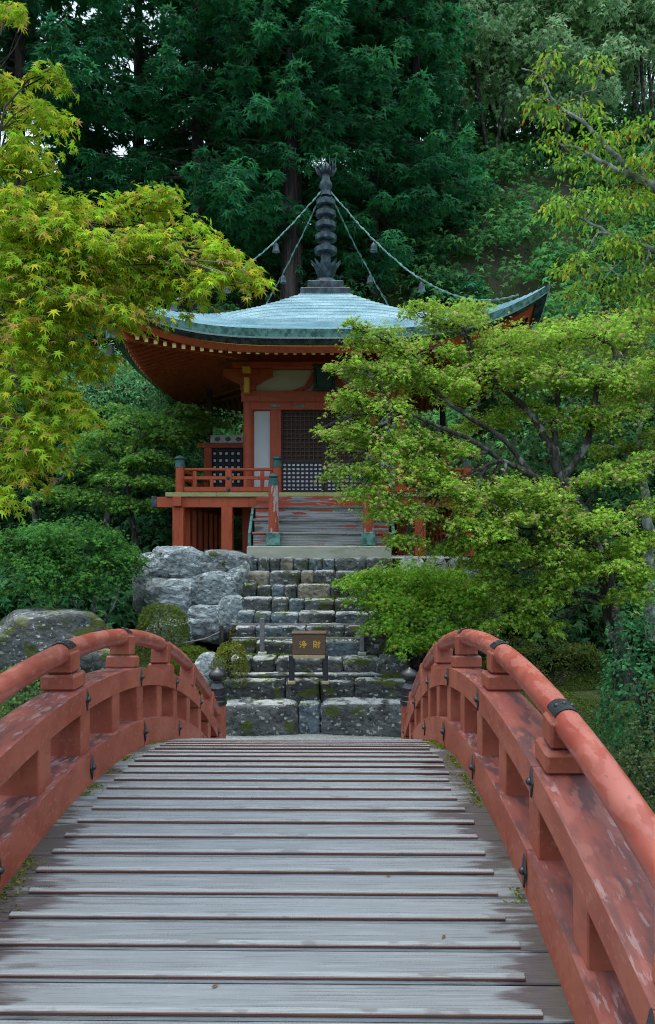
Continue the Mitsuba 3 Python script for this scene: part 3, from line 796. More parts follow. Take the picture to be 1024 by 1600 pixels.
for sx in (-1, 1):
    rk = f'{ve}'
    bollard(sx * 3.37, VY, FZ, FZ + .62, ve)
    bollard(sx * 1.09, VY, FZ, FZ + .62, ve)
    xa, xb = sorted((sx * 3.27, sx * 1.19))
    bx('rail', xa, xb, VY - .05, VY + .05, 1.075, 1.19, 'temple_paint', ve)
    bx('rail', xa, xb, VY - .045, VY + .045, 1.36, 1.44, 'temple_paint', ve)
    add('rail', tube([[xa, VY, EYE + 1.60], [xb, VY, EYE + 1.60]], .036, 10), 'temple_paint', ve, smooth=40)
    for q, (w, top) in zip((.12, .5, .88), ((.045, 1.56), (.075, 1.60), (.045, 1.56))):
        x = xa + (xb - xa) * q
        bx('baluster', x - w, x + w, VY - .052, VY + .052, 1.185, top, 'temple_paint', ve)
    for q in (.31, .69):
        x = xa + (xb - xa) * q
        bx('baluster', x - .035, x + .035, VY - .04, VY + .04, 1.185, 1.37, 'temple_paint', ve)
    x = xa + (xb - xa) * .5
    for z in (1.13, 1.40):
        s_ = trimesh.creation.icosphere(subdivisions=2, radius=.045); s_.apply_scale([1, .5, 1]); s_.apply_translation([x, VY - .06, EYE + z])
        add('rivet', s_, 'copper_dark', ve, smooth=True)
    for z, h in ((1.13, .055), (1.40, .04), (1.60, .035)):
        bx('side_rail', sx * 3.37 - h, sx * 3.37 + h, VY + .1, YC + 3.3, z - h, z + h, 'temple_paint', ve)
    for yy in (VY + 1.8, VY + 3.6, VY + 5.4):
        bx('baluster', sx * 3.37 - .06, sx * 3.37 + .06, yy - .06, yy + .06, 1.06, 1.62, 'temple_paint', ve)
    # a wing screen across the veranda's side, with a lattice panel and a carved board
    ws = f'{tp}__wing_screen' if sx < 0 else f'{tp}__wing_screen_001'
    y = 22.3
    xa, xb = sorted((sx * 2.05, sx * 3.30))
    bx('post', sx * 3.36 - .11, sx * 3.36 + .11, y - .1, y + .1, 1.051, 2.55, 'temple_paint', ws)
    x0, x1 = sorted((sx * 1.98, sx * 3.68)); bx('beam', x0, x1, y - .09, y + .09, 2.552, 2.70, 'temple_paint', ws)
    bx('panel', xa, xb, y + .02, y + .04, 1.06, 2.55, 'navy_lattice', ws)
    lat = [box(x - .03, x + .03, y - .03, y + .018, EYE + 1.06, EYE + 2.55, .004) for x in np.linspace(xa + .03, xb - .03, 8)] + [box(xa, xb, y - .034, y + .014, EYE + z - .03, EYE + z + .03, .004) for z in np.linspace(1.1, 2.5, 8)]
    add('lattice', cat(lat), 'navy_lattice', ws)
    add('dots', cat([box(x - .035, x + .035, y - .04, y - .034, EYE + z - .035, EYE + z + .035, .002) for x in (np.linspace(xa + .03, xb - .03, 8)[:-1] + .09) for z in (np.linspace(1.1, 2.5, 8)[:-1] + .1)]), 'paper', ws, kind='stuff')
    bx('carved_board', xa, xb, y - .03, y + .03, 2.702, 2.93, 'paper', ws)
    for x in np.linspace(xa + .2, xb - .15, 4):
        s_ = trimesh.creation.icosphere(subdivisions=2, radius=.07); s_.apply_scale([1.2, .3, .9]); s_.apply_translation([x, y - .032, EYE + 2.81]); add('crest', s_, 'grey_metal', ws, smooth=True)
    bx('strut', sx * 3.36 - .075, sx * 3.36 + .075, y + .11, y + .25, 1.06, 4.25, 'dark_timber', ws)
# wooden stairs with newels
ws = f'{tp}__wooden_stair'
zs = [-.185, .12, .43, .735]
for i in range(3):
    y = 17.45 + .25 * i
    bx('tread', -1.58, 1.52, y - .03, y + .27, zs[i + 1] - .05, zs[i + 1], 'stair_wood', ws)
    bx('riser', -1.56, 1.50, y + .01, y + .05, zs[i] + .001, zs[i + 1] - .051, 'stair_wood', ws)
bx('riser', -1.56, 1.50, 18.16, 18.195, .736, .953, 'stair_wood', ws)
for sx in (-1, 1):
    x = sx * 1.05 - .04
    k = add('newel_post', tube([[x, 17.32, EYE - .18], [x, 17.32, EYE + 1.17]], .115, 18), 'newel_paint', ws, smooth=40)
    add('finial', lathe(GIB, (x, 17.32, EYE + 1.15), 20), 'finial_copper', ws, smooth=40)
    bx('metal_shoe', x - .15, x + .15, 17.18, 17.46, -.183, .12, 'verdigris', ws, .02)
    x0, x1 = sorted((sx * 1.58 - .03, sx * 1.64 - .03))
    add('string_board', trimesh.convex.convex_hull(np.array([[xx, yy, EYE + zz_] for xx in (x0, x1) for yy, zz_ in ((17.4, -.18), (18.15, -.18), (18.15, .70), (17.4, .10))])), 'verdigris', ws)

# ---------------------------------------------------------------- sign, pipe barrier, stakes
sg = thing('offering_sign', 'brown wooden offering sign with two gold characters standing on dark legs on the steps', 'sign')
a, b = P(457, 991, 12.95), P(509, 1024, 12.95)
add('board', box(a[0], b[0], 12.95, 13.25, b[2], a[2], .012), 'sign_brown', sg)
add('lip', box(a[0] + .01, b[0] - .01, 12.93, 13.24, b[2] - .05, b[2] - .002, .006), 'tan_wood', sg)
add('cap', box(a[0] - .015, b[0] + .015, 12.94, 13.26, a[2] + .001, a[2] + .022, .006), 'sign_brown', sg)
for x in (456, 508.5):
    q = P(x, 1028, 12.98)
    add('leg', box(q[0] - .045, q[0] + .045, 12.97, 13.09, ZS[1] - .01, b[2] - .0, .008), 'black_metal', sg)
    add('foot', box(q[0] - .06, q[0] + .06, 12.95, 13.12, ZS[1] - .03, ZS[1] + .025, .008), 'tan_wood', sg)
STROKES = [([[(.05, .9), (.2, .8)], [(0, .62), (.15, .52)], [(.02, .05), (.2, .35)], [(.5, .98), (.35, .75)], [(.45, .88), (.75, .88), (.62, .72)], [(.38, .68), (.85, .68), (.85, .38)], [(.28, .53), (.97, .53)], [(.38, .38), (.85, .38)], [(.6, .68), (.6, .05), (.48, .1)]], 474),
           ([[(.05, .95), (.05, .3), (.42, .3), (.42, .95), (.05, .95)], [(.05, .73), (.42, .73)], [(.05, .52), (.42, .52)], [(.15, .28), (.02, .02)], [(.32, .28), (.45, .05)], [(.5, .72), (1, .72)], [(.8, .98), (.8, .03), (.68, .1)], [(.78, .7), (.5, .25)]], 495)]
for st_, px in STROKES:
    o = P(px - 5.5, 1013, 12.95); h = .122
    ms = []
    for line in st_:
        for (xa, za), (xb, zb_) in zip(line[:-1], line[1:]):
            L = math.hypot(xb - xa, zb_ - za) * h + .009
            an = math.atan2(zb_ - za, xb - xa)
            m = box(-L / 2, L / 2, -.004, .004, -.0055, .0055, .001)
            m.vertices = m.vertices @ np.array([[math.cos(an), 0, -math.sin(an)], [0, 1, 0], [math.sin(an), 0, math.cos(an)]]).T + [o[0] + (xa + xb) / 2 * h, 12.949, o[2] + (za + zb_) / 2 * h]
            ms.append(m)
    add('character', cat(ms), 'gold_paint', sg)
pb = thing('pipe_barrier', 'grey metal pipe barrier with two posts and two rails across the stone steps', 'barrier')
yb = DS[2] + .34
for x in (410, 566):
    q = P(x, 1022, yb)
    add('post', box(q[0] - .04, q[0] + .04, yb - .04, yb + .04, ZS[2] - .02, P(0, 966, yb)[2], .008), 'grey_metal', pb)
    add('foot', box(q[0] - .075, q[0] + .075, yb - .075, yb + .075, ZS[2] - .02, ZS[2] + .045, .01), 'slab_stone', pb)
for py in (976, 997.5):
    add('rail', tube([P(362, py, yb), P(566, py, yb)], .016, 8), 'grey_metal', pb, smooth=True)
pf = thing('stake_fence', 'short brown stakes joined by a sloping pipe beside the left boulders', 'fence')
for px, y0_, y1_ in ((346, 978, 1010), (270, 1000, 1022), (302, 1012, 1035)):
    a, b = P(px, y0_, 14.6), P(px, y1_ + 8, 14.6)
    add('stake', tube([b, a], .042, 9), 'bark', pf, smooth=40)
add('pipe', tube([P(346, 986, 14.58), P(322, 998, 14.58), P(270, 1008, 14.58)], .014, 6), 'grey_metal', pf, smooth=True)

# ---------------------------------------------------------------- rocks
def boulder(px, py, rx, ry, d, seed, label, m='mossy_stone', sub=4, dep=.8, boxy=.6):
    c = P(px, py, d); k = d / F
    one('boulder', rock(c + [0, rx * k * dep, 0], [rx * k, rx * k * dep, ry * k], seed, sub, boxy, .16, 1.7), m, label, 'boulder', smooth=25)
boulder(42, 1022, 106, 60, 13.5, 5, 'huge moss-spotted grey boulder behind the left bridge railing')
boulder(150, 1045, 28, 28, 12.6, 9, 'small dark boulder beside the huge boulder, behind the left handrail', sub=3)
boulder(118, 1040, 22, 24, 12.3, 12, 'low dark boulder seen under the left handrail', sub=3)
boulder(325, 1048, 26, 26, 13.2, 14, 'pale boulder between the two clipped azaleas and the left newel post', 'wall_stone', 3)
boulder(588, 1010, 32, 30, 14.0, 17, 'grey rock at the right edge of the upper steps below the maple bush', sub=3)
boulder(618, 1048, 30, 22, 13.4, 19, 'dark mossy rock ending the third step on its right', sub=3)
boulder(762, 960, 26, 70, 15.0, 21, 'upright grey rock behind the right maple bush', sub=3)
boulder(360, 962, 22, 30, 15.3, 23, 'small boulder wedged between the wall and the upper steps', 'wall_stone', 3)

# ---------------------------------------------------------------- plants
G_LEFT, G_YEL = (.33, .52, .04), (.64, .60, .05)


def plant(name, label, catg, pads, tmpl, size, col, dens, bsdf='foliage', alt=None, p_alt=0., trunk=None, limbs=None, bark='bark', group=None, seed=0, tilt=.45, hgt=.32, depth=.8,
          droop=.6, gap=.0, gfreq=3., thick=.25, edge_alt=None, part_leaves=0, trunk_pts=None, limb_r=.03, twigs=4, var=.22, branches=True):
    """a tree or shrub: trunk, one branch per leaf pad, and its foliage. pads: (px, py, radius px, depth m)"""
    rng = np.random.default_rng(1000 + seed)
    t = thing(name, label, catg, group)
    forks = []
    if trunk_pts is not None:
        for pts, r0_, r1_ in trunk_pts:
            pts = np.array([P(*q) for q in pts])
            c = spline(pts, 16); c[1:-1] += rng.normal(0, r0_ * .18, (14, 3))
            add('trunk', tube(c, np.linspace(r0_, r1_, 16) * (1 + rng.normal(0, .05, 16)), 10), bark, t, smooth=60)
            forks += [c[k] for k in range(6, 16)]
    forks = np.array(forks) if forks else None
    out, allp = [], []
    for (px, py, rp, d) in pads:
        c = P(px, py, d); rx = rp * d / F
        n = int(dens * rx * rx * np.pi * depth / (size * size))
        got = [pad_leaves(c, rx * .85, rx * depth * .85, rx * hgt, int(n * .5), rng, tilt, thick, droop, gap, gfreq)]
        for _ in range(5):
            an, q, k_ = rng.uniform(0, 2 * np.pi), rng.uniform(.35, 1.0), rng.uniform(.3, .5)
            c2 = c + np.array([math.cos(an) * rx * q, math.sin(an) * rx * depth * q, rx * (hgt * (.35 - .8 * q * q) + rng.normal(0, .10))])
            got.append(pad_leaves(c2, rx * k_, rx * k_ * depth, rx * hgt * k_ * 1.1, int(n * .12), rng, tilt, thick, droop, gap, gfreq))
        pos, nrm, fwd, r = (np.concatenate([g_[i] for g_ in got]) for i in range(4))
        k = len(pos)
        cl = tint(k, rng, np.asarray(col) * rng.uniform(.8, 1.2), var, alt, p_alt)
        if edge_alt is not None:
            e = rng.uniform(0, 1, k) < edge_alt[1] * (.25 if c[2] < 3.2 and name == 'maple_tree' and seed == 2 else 1) * np.clip((r - .35) * 1.8, 0, 1)      # the sheltered lower boughs have hardly turned
            cl[e] = np.asarray(edge_alt[0]) * (1 + rng.normal(0, .18, (e.sum(), 1)))
        allp.append((pos, nrm, fwd, size * rng.uniform(.6, 1.25, k), np.clip(cl, .004, .8)))
        if branches and forks is not None:
            low = forks[np.argmin(np.linalg.norm(forks - c, axis=1) + .6 * np.maximum(0, forks[:, 2] - c[2]))]
            cv = branch_curve(low, c, rng)
            add('branch', tube(cv, np.linspace(limb_r, limb_r * .25, len(cv)), 6), bark, t, smooth=60)
            for _ in range(twigs):
                an = rng.uniform(0, 2 * np.pi); q = c + [math.cos(an) * rx * .8, math.sin(an) * rx * depth * .8, -.02]
                out.append(tube(branch_curve(cv[int(rng.integers(4, 8))], q, rng, .05, 5), np.linspace(limb_r * .4, limb_r * .1, 5), 4, False))
    pos, nrm, fwd, sz, cl = (np.concatenate([a[i] for a in allp]) for i in range(5))
    if out: add('twigs', cat(out), bark, t, smooth=60, kind='stuff')
    if part_leaves:
        q = np.c_[HX + (pos[:, 0] - CX) / pos[:, 1] * F, HY - (pos[:, 2] - EYE) / pos[:, 1] * F]
        inside = (q[:, 0] > 0) & (q[:, 0] < 1024) & (q[:, 1] > 0) & (q[:, 1] < 1600)
        order = np.argsort(np.where(inside, pos[:, 1], 99))[:part_leaves]
        for i in order:
            (v, f), c_ = leaves(tmpl, pos[i:i + 1], nrm[i:i + 1], fwd[i:i + 1], sz[i:i + 1], cl[i:i + 1])
            add('leaf', (v, f), bsdf, t, color=c_)
        rest = np.ones(len(pos), bool); rest[order] = False
        pos, nrm, fwd, sz, cl = pos[rest], nrm[rest], fwd[rest], sz[rest], cl[rest]
    m, c_ = leaves(tmpl, pos, nrm, fwd, sz, cl)
    add('foliage', m, bsdf, t, color=c_, kind='stuff')
    return t


# near maple at the left
LP = [(15, 20, 34, 4.6), (22, 150, 46, 4.7), (72, 118, 38, 4.5), (60, 190, 58, 4.6), (40, 255, 66, 4.5), (22, 320, 56, 4.3), (150, 345, 85, 4.6), (235, 315, 62, 4.7), (290, 375, 78, 4.6), (352, 415, 52, 4.5),
      (225, 400, 88, 4.4), (125, 425, 96, 4.3), (45, 425, 80, 4.2), (270, 450, 64, 4.4), (165, 485, 78, 4.3), (60, 515, 86, 4.2), (110, 468, 60, 4.1), (35, 600, 78, 4.2), (95, 635, 62, 4.3), (60, 680, 66, 4.2),
      (24, 735, 56, 4.2), (70, 715, 46, 4.3), (6, 780, 34, 4.1), (120, 560, 58, 4.4), (20, 540, 80, 4.9), (180, 440, 80, 4.9), (60, 350, 80, 4.9), (320, 440, 40, 4.3), (-30, 470, 90, 4.6), (20, 385, 70, 4.4), (95, 368, 60, 4.2), (28, 352, 60, 4.15), (150, 385, 60, 4.2), (375, 432, 36, 4.3), (400, 445, 22, 4.3), (85, 330, 60, 4.4), (330, 400, 50, 4.5), (-30, 650, 80, 4.5), (-40, 260, 70, 4.7), (-30, 130, 50, 4.8)]
plant('maple_tree', 'near maple with large yellow-green star leaves hanging in from the left edge', 'tree', LP, MAPLE7, .046, G_LEFT, 5.4, 'glossy_foliage', alt=G_YEL, p_alt=.22, seed=1, tilt=.38, hgt=.55,
      depth=.75, droop=1.1, trunk_pts=[([(-420, 1330, 4.9), (-330, 900, 4.8), (-190, 560, 4.7), (-60, 400, 4.6)], .10, .03)], limb_r=.014, part_leaves=300, edge_alt=((.50, .34, .10), .16), twigs=5)
# maple at the right, in front of the temple
RP = [(556, 510, 30, 13.2), (600, 528, 62, 13.3), (660, 545, 66, 13.4), (720, 505, 62, 13.8), (660, 483, 40, 14), (728, 482, 40, 14.4), (800, 532, 78, 13.8), (880, 522, 62, 14.2), (930, 520, 84, 13.6), (1000, 500, 70, 14),
      (556, 572, 44, 13), (620, 580, 70, 13.2), (548, 628, 48, 12.9), (605, 640, 66, 13), (690, 600, 76, 13.4), (525, 672, 46, 12.8), (585, 690, 74, 12.9), (650, 690, 62, 13.1), (770, 580, 84, 13.4), (850, 580, 84, 13.5),
      (930, 590, 80, 13.3), (1005, 590, 70, 13.2), (550, 738, 58, 12.8), (630, 742, 82, 12.8), (575, 775, 52, 12.7), (700, 700, 60, 13.2), (820, 640, 50, 13.9), (900, 660, 62, 13.6), (980, 650, 60, 13.2), (705, 770, 84, 12.8),
      (640, 800, 60, 12.7), (790, 770, 84, 12.8), (740, 820, 70, 12.6), (850, 805, 76, 12.6), (630, 845, 40, 12.6), (960, 740, 60, 13), (1020, 720, 50, 12.8), (930, 820, 80, 12.5), (1010, 850, 66, 12.4), (880, 865, 70, 12.5),
      (800, 860, 54, 12.7), (745, 880, 44, 13), (850, 930, 46, 12.8), (795, 925, 42, 13), (830, 965, 40, 12.9), (1000, 930, 56, 12.3), (690, 860, 40, 12.8), (760, 660, 50, 14.2), (1030, 790, 60, 12.6), (770, 905, 46, 12.9), (822, 940, 46, 12.8), (868, 905, 52, 12.7), (905, 890, 46, 12.6), (790, 975, 38, 12.8), (965, 880, 54, 12.4), (735, 850, 46, 12.8), (850, 980, 34, 12.8), (1010, 900, 50, 12.3)]
plant('maple_tree', 'spreading maple with layered lime-green foliage in front of the right half of the temple', 'tree', RP, STAR5, .054, (.29, .50, .065), 4.2, 'foliage', alt=(.44, .56, .09), p_alt=.2, seed=2, tilt=.5, hgt=.28, thick=.45,
      depth=.9, droop=.35, gap=.37, gfreq=4.6, edge_alt=((.48, .36, .20), .20), limb_r=.034, twigs=5,
      trunk_pts=[([(972, 1090, 13.4), (945, 900, 13.4), (905, 790, 13.4), (872, 738, 13.4)], .17, .09), ([(872, 738, 13.4), (840, 660, 13.5), (790, 610, 13.6), (740, 560, 13.7)], .085, .03), ([(880, 745, 13.4), (925, 670, 13.5), (935, 600, 13.6), (985, 540, 13.7)], .075, .03),
                 ([(875, 740, 13.4), (868, 680, 13.6), (873, 600, 13.8), (875, 520, 14)], .07, .02), ([(890, 770, 13.3), (815, 735, 13.1), (720, 680, 13), (610, 640, 12.9)], .06, .02), ([(830, 742, 13.2), (790, 690, 13.2), (700, 630, 13.3), (650, 580, 13.4)], .055, .02)])
plant('maple_tree', 'second smaller maple with a pale trunk at the right edge behind the spreading maple', 'tree', [(1000, 620, 60, 15), (1040, 560, 70, 15), (960, 700, 46, 15), (1050, 680, 60, 15)], STAR5, .06, (.19, .32, .04), 3.5, seed=3, gap=.3, gfreq=4,
      alt=(.3, .2, .1), p_alt=.1, bark='pale_bark', limb_r=.04, trunk_pts=[([(1020, 1000, 15), (1016, 850, 15), (1008, 770, 15), (978, 700, 15)], .13, .06), ([(1008, 770, 15), (1000, 690, 15), (1010, 620, 15)], .06, .03)])
plant('maple_bush', 'broad dome-shaped green maple bush to the right of the stone stairs', 'bush', [(655, 905, 86, 14.2), (600, 905, 56, 13.9), (700, 930, 80, 13.9), (620, 940, 66, 13.7), (660, 960, 70, 13.6), (560, 905, 34, 13.8), (735, 945, 50, 13.8), (690, 990, 60, 13.2), (640, 1002, 46, 13.1), (720, 985, 46, 13.3), (600, 975, 40, 13.6)],
      STAR5, .052, (.19, .40, .045), 4.2, alt=(.28, .36, .05), p_alt=.2, seed=4, hgt=.42, depth=.95, gap=.2, gfreq=4, trunk_pts=[([(650, 1040, 14.3), (655, 980, 14.2), (650, 930, 14.2)], .05, .03), ([(640, 1040, 14.3), (610, 970, 14.1), (605, 930, 14)], .04, .02), ([(660, 1040, 14.3), (700, 985, 14.1), (705, 950, 14)], .04, .02)], limb_r=.022)
# cherry at the upper right
CP = [(862, 92, 34, 9.2), (932, 102, 32, 9.0), (845, 160, 34, 9.2), (900, 175, 46, 9.1), (868, 222, 38, 9), (945, 225, 56, 9), (1005, 205, 44, 8.8), (895, 258, 36, 9), (975, 265, 50, 8.8), (1030, 260, 50, 8.6), (885, 318, 44, 8.9), (935, 325, 56, 8.8), (1000, 325, 50, 8.7),
      (955, 390, 60, 8.7), (1005, 430, 54, 8.6), (905, 415, 46, 8.8), (1015, 375, 40, 8.6), (935, 452, 52, 8.7), (985, 300, 50, 9), (840, 120, 22, 9.2), (1015, 470, 50, 8.6)]
plant('cherry_tree', 'cherry tree with drooping slender leaves and pale bare branches at the upper right edge', 'tree', CP, OVAL, .08, (.26, .48, .06), 4.2, 'glossy_foliage', alt=(.46, .48, .06), p_alt=.2, seed=5, tilt=.5, hgt=.6, depth=.8, droop=1.6,
      edge_alt=((.42, .06, .03), .03), bark='pale_bark', limb_r=.014, part_leaves=220, gap=.18, gfreq=5,
      trunk_pts=[([(1180, 900, 8.7), (1120, 560, 8.7), (1060, 320, 8.7), (1020, 288, 8.7)], .12, .05), ([(1020, 288, 8.7), (975, 268, 8.8), (938, 250, 8.9), (905, 232, 9), (880, 228, 9)], .038, .012), ([(985, 272, 8.8), (900, 182, 9.1), (868, 160, 9.2), (847, 124, 9.2), (815, 107, 9.3)], .03, .008),
                 ([(1090, 420, 8.6), (1020, 387, 8.6), (975, 372, 8.7), (905, 340, 8.9)], .035, .01), ([(908, 184, 9.1), (910, 148, 9.1), (932, 138, 9.1), (936, 110, 9)], .014, .006), ([(1020, 288, 8.7), (1000, 255, 8.8), (1020, 225, 8.8)], .024, .01)])
# left middle distance
plant('maple_tree', 'shaded layered maple between the near left maple and the temple veranda', 'tree', [(215, 655, 60, 20), (265, 680, 56, 20), (170, 690, 60, 20), (235, 715, 50, 19.8), (190, 745, 60, 19.6), (250, 755, 44, 19.8), (130, 720, 60, 19.6), (150, 780, 60, 19.4), (215, 790, 40, 19.4), (285, 640, 44, 20.5), (320, 660, 40, 21.5), (100, 770, 50, 19.5)],
      STAR5, .08, (.17, .38, .08), 3.6, alt=(.28, .44, .09), p_alt=.25, seed=6, hgt=.26, depth=1, gap=.3, gfreq=2.6, limb_r=.04, trunk_pts=[([(205, 960, 20), (212, 860, 20), (200, 760, 20), (215, 690, 20)], .11, .04), ([(60, 870, 19.5), (56, 800, 19.5), (110, 740, 19.5)], .13, .04)])
plant('camellia_tree', 'broad-leaved evergreen tree with glossy leaves left of the temple eaves', 'tree', [(150, 580, 60, 23), (205, 600, 56, 23), (120, 620, 60, 22.5), (190, 560, 50, 23.5), (235, 610, 44, 22.5), (165, 640, 60, 22.2), (230, 650, 50, 22), (90, 590, 60, 23), (300, 690, 60, 25), (350, 660, 50, 26), (310, 640, 50, 26)],
      OVAL, .15, (.13, .33, .13), 3.6, 'glossy_foliage', alt=(.24, .44, .17), p_alt=.2, seed=7, hgt=.7, depth=1, droop=.9, gap=.2, gfreq=2, limb_r=.05, trunk_pts=[([(165, 900, 23.2), (170, 750, 23.2), (168, 620, 23)], .14, .05)])
plant('maple_bush', 'wide dark green feathery bush above the huge boulder at the left', 'bush', [(60, 838, 74, 15.5), (125, 835, 80, 15.6), (180, 862, 52, 15.6), (30, 880, 66, 15.2), (105, 880, 74, 15.2), (165, 895, 54, 15.3), (60, 915, 56, 15), (-10, 850, 60, 15.4), (120, 920, 46, 15), (205, 880, 30, 15.6)],
      STAR5, .06, (.07, .22, .05), 3.4, alt=(.13, .28, .05), p_alt=.25, seed=8, hgt=.34, depth=1, gap=.26, gfreq=3.4, bark='pale_bark', limb_r=.022, trunk_pts=[([(140, 985, 15.6), (148, 940, 15.5), (130, 895, 15.4)], .035, .02), ([(138, 985, 15.6), (110, 930, 15.4), (70, 880, 15.3)], .03, .02), ([(150, 985, 15.6), (178, 945, 15.5), (190, 900, 15.5)], .025, .012)])


def clipped(name, label, catg, px, py, rx, ry, d, col, size=.035, dens=3.3, seed=0, deep=.9, alt=None, flat=0., rag=.3):
    """a clipped shrub: small leaves all over an uneven dome, dark twigs inside"""
    rng = np.random.default_rng(2000 + seed)
    t = thing(name, label, catg)
    c = P(px, py, d); RX, RZ = rx * d / F, ry * d / F; RY = RX * deep
    n = int(dens * 4 * RX * (RZ + RY) / size ** 2)
    u = unit(rng.normal(0, 1, (n, 3))); u[:, 2] = np.abs(u[:, 2]) * 1.15 - .15
    if flat: u = np.sign(u) * np.abs(u) ** flat
    k = 1 + rag * (meshkit.fbm(u * 2.4 + seed, 3, seed) - .5) + rag * .5 * (meshkit.noise(u * 7, seed) - .5)
    r = k * (1 - np.abs(rng.normal(0, .05, n)))
    pos = c + [0, RY * .6, -RZ] + u * r[:, None] * [RX, RY, RZ * 2]
    nrm = u + rng.normal(0, .55, (n, 3)); fwd = u + rng.normal(0, .7, (n, 3)) + [0, 0, .5]
    m, cc = leaves(CHIP, pos, nrm, fwd, size * rng.uniform(.7, 1.3, n), tint(n, rng, col, .28, alt, .22 if alt else 0))
    add('foliage', m, 'foliage', t, color=cc, kind='stuff')
    tw = []
    for i in range(14):
        a = rng.uniform(0, 2 * np.pi); e = c + [0, RY * .6, -RZ] + np.array([math.cos(a) * RX * .6, math.sin(a) * RY * .6, RZ * rng.uniform(.6, 1.5)])
        tw.append(tube(branch_curve(c + [0, RY * .6, -RZ * 1.1], e, rng, .05, 6), np.linspace(.016, .005, 6), 4, False))
    add('stems', cat(tw), 'bark', t, kind='stuff')
    return t
AZ = (.16, .20, .03)
clipped('azalea_bush', 'small rounded olive-green azalea beside the steps, left of the sign', 'bush', 358, 1034, 29, 26, 13.1, AZ, .026, seed=1, flat=.72, alt=(.20, .17, .04))
clipped('azalea_bush', 'rounded azalea bush at the foot of the pale boulder wall', 'bush', 250, 980, 43, 34, 14.6, (.10, .16, .03), .03, seed=2, flat=.75, alt=(.2, .2, .05))
clipped('azalea_bush', 'little yellow-green azalea tucked behind the stake near the upper steps', 'bush', 372, 992, 16, 20, 14.9, (.13, .13, .02), .028, seed=3)
clipped('azalea_bush', 'low wide azalea mound in front of the pale boulder wall', 'bush', 295, 1030, 46, 16, 13.9, (.10, .15, .02), .03, seed=4)
clipped('clipped_hedge', 'long clipped dark hedge in the shade behind the right handrail', 'hedge', 860, 1046, 110, 42, 15.6, (.085, .14, .03), .04, 2.4, seed=5, deep=.4, alt=(.16, .15, .05), flat=.6, rag=.5)
clipped('round_shrub', 'dense dark green shrub at the right edge beside the handrail', 'bush', 1030, 1060, 82, 92, 10.6, (.05, .17, .07), .06, 2.6, seed=6, alt=(.08, .24, .09), rag=.85)
clipped('round_shrub', 'lower greyish shrub at the right edge under the dense dark one', 'bush', 1040, 1200, 70, 62, 10.0, (.10, .16, .07), .045, 2.4, seed=7, rag=.8)
clipped('round_shrub', 'low leafy shrub seen below the left handrail at the left edge', 'bush', 20, 1085, 70, 44, 11.2, (.09, .19, .06), .05, 2.4, seed=8, alt=(.18, .28, .1))

mo = np.random.default_rng(77)
n_ = 9000
s_ = mo.choice([-1, 1], n_); y_ = mo.uniform(.8, 8, n_)
w_ = meshkit.noise(np.c_[y_ * 5, s_ * 3, s_ * 0.]) > .42
x_ = s_ * (1.142 - np.abs(mo.normal(0, .022, n_)))
x_ = np.where(mo.uniform(0, 1, n_) < .35, s_ * (1.13 - np.abs(mo.normal(0, .05, n_))), x_)
mp = np.c_[x_, y_, deck_z(y_) + .003][w_]
m, cc = leaves(CHIP, mp, mo.normal(0, .6, (len(mp), 3)) + [0, 0, 1], mo.normal(0, 1, (len(mp), 3)) + [0, 0, .6], mo.uniform(.006, .015, len(mp)), tint(len(mp), mo, (.13, .16, .015), .3, (.22, .22, .02), .2))
add('edge_moss', m, 'foliage', color=cc)
labels['edge_moss'] = {'label': 'thin line of green moss along both edges of the bridge deck', 'category': 'moss', 'kind': 'stuff'}

for px, py in ((428, 1478), (642, 1583), (696, 1462), (268, 1432), (330, 1545), (604, 1372)):      # a few fallen leaves on the planks
    yq = 3.0
    for _ in range(30): yq = F * (EYE - float(deck_z(yq))) / (py - HY)
    q = np.array([CX + (px - HX) / F * yq, yq, float(deck_z(yq)) + .004])
    (v_, f_), c_ = leaves(OVAL, q[None], np.array([[mo.normal(0, .2), -.15, 1]]), mo.normal(0, 1, (1, 3)), np.array([.032]), np.array([[.20, .12, .05]]) if px != 642 else np.array([[.10, .32, .04]]))
    k_ = add('fallen_leaf', (v_, f_), 'foliage', color=c_)
    labels[k_] = {'label': 'small dry brown leaf lying on the bridge planks' if px != 642 else 'small fresh green leaf lying on the nearest bridge planks', 'category': 'leaf', **({'group': 'fallen leaves on the bridge'} if px != 642 else {})}

# ground cover and undergrowth that reads as one mass
rng = np.random.default_rng(31)
def scatter(n, x0, x1, y0, y1, cond=None):
    x, y = rng.uniform(x0, x1, n), rng.uniform(y0, y1, n)
    if cond is not None:
        k = cond(x, y); x, y = x[k], y[k]
    return np.c_[x, y, ground_z(x, y)]
offpath = lambda x, y: (np.abs(x) > 1.75 + .1 * np.sin(y * 5)) & (meshkit.fbm(np.stack([x, y, x * 0], -1) * 1.1, 3) > .40)
g = scatter(70000, -7, 9, 9.2, 18.5, offpath)
jm = np.vstack([np.c_[rng.uniform(-1.55, 1.5, 900), d_ + np.where(rng.uniform(0, 1, 900) < .75, .36, .02) + rng.normal(0, .03, 900), np.full(900, z_ - .012)] for d_, z_ in list(zip(DS, ZS))[:8]])
jm = jm[meshkit.noise(jm * [4, 3, 6], 9) > .60]
g = np.vstack([g, jm])
m, cc = leaves(CHIP, g + [0, 0, .01], rng.normal(0, .5, (len(g), 3)) + [0, 0, 1], rng.normal(0, 1, (len(g), 3)), rng.uniform(.02, .05, len(g)), tint(len(g), rng, (.11, .19, .02), .3, (.22, .23, .025), .25))
add('moss_cover', m, 'foliage', color=cc)
labels['moss_cover'] = {'label': 'bright green moss and low ground cover around the foot of the stairs', 'category': 'moss', 'kind': 'stuff'}

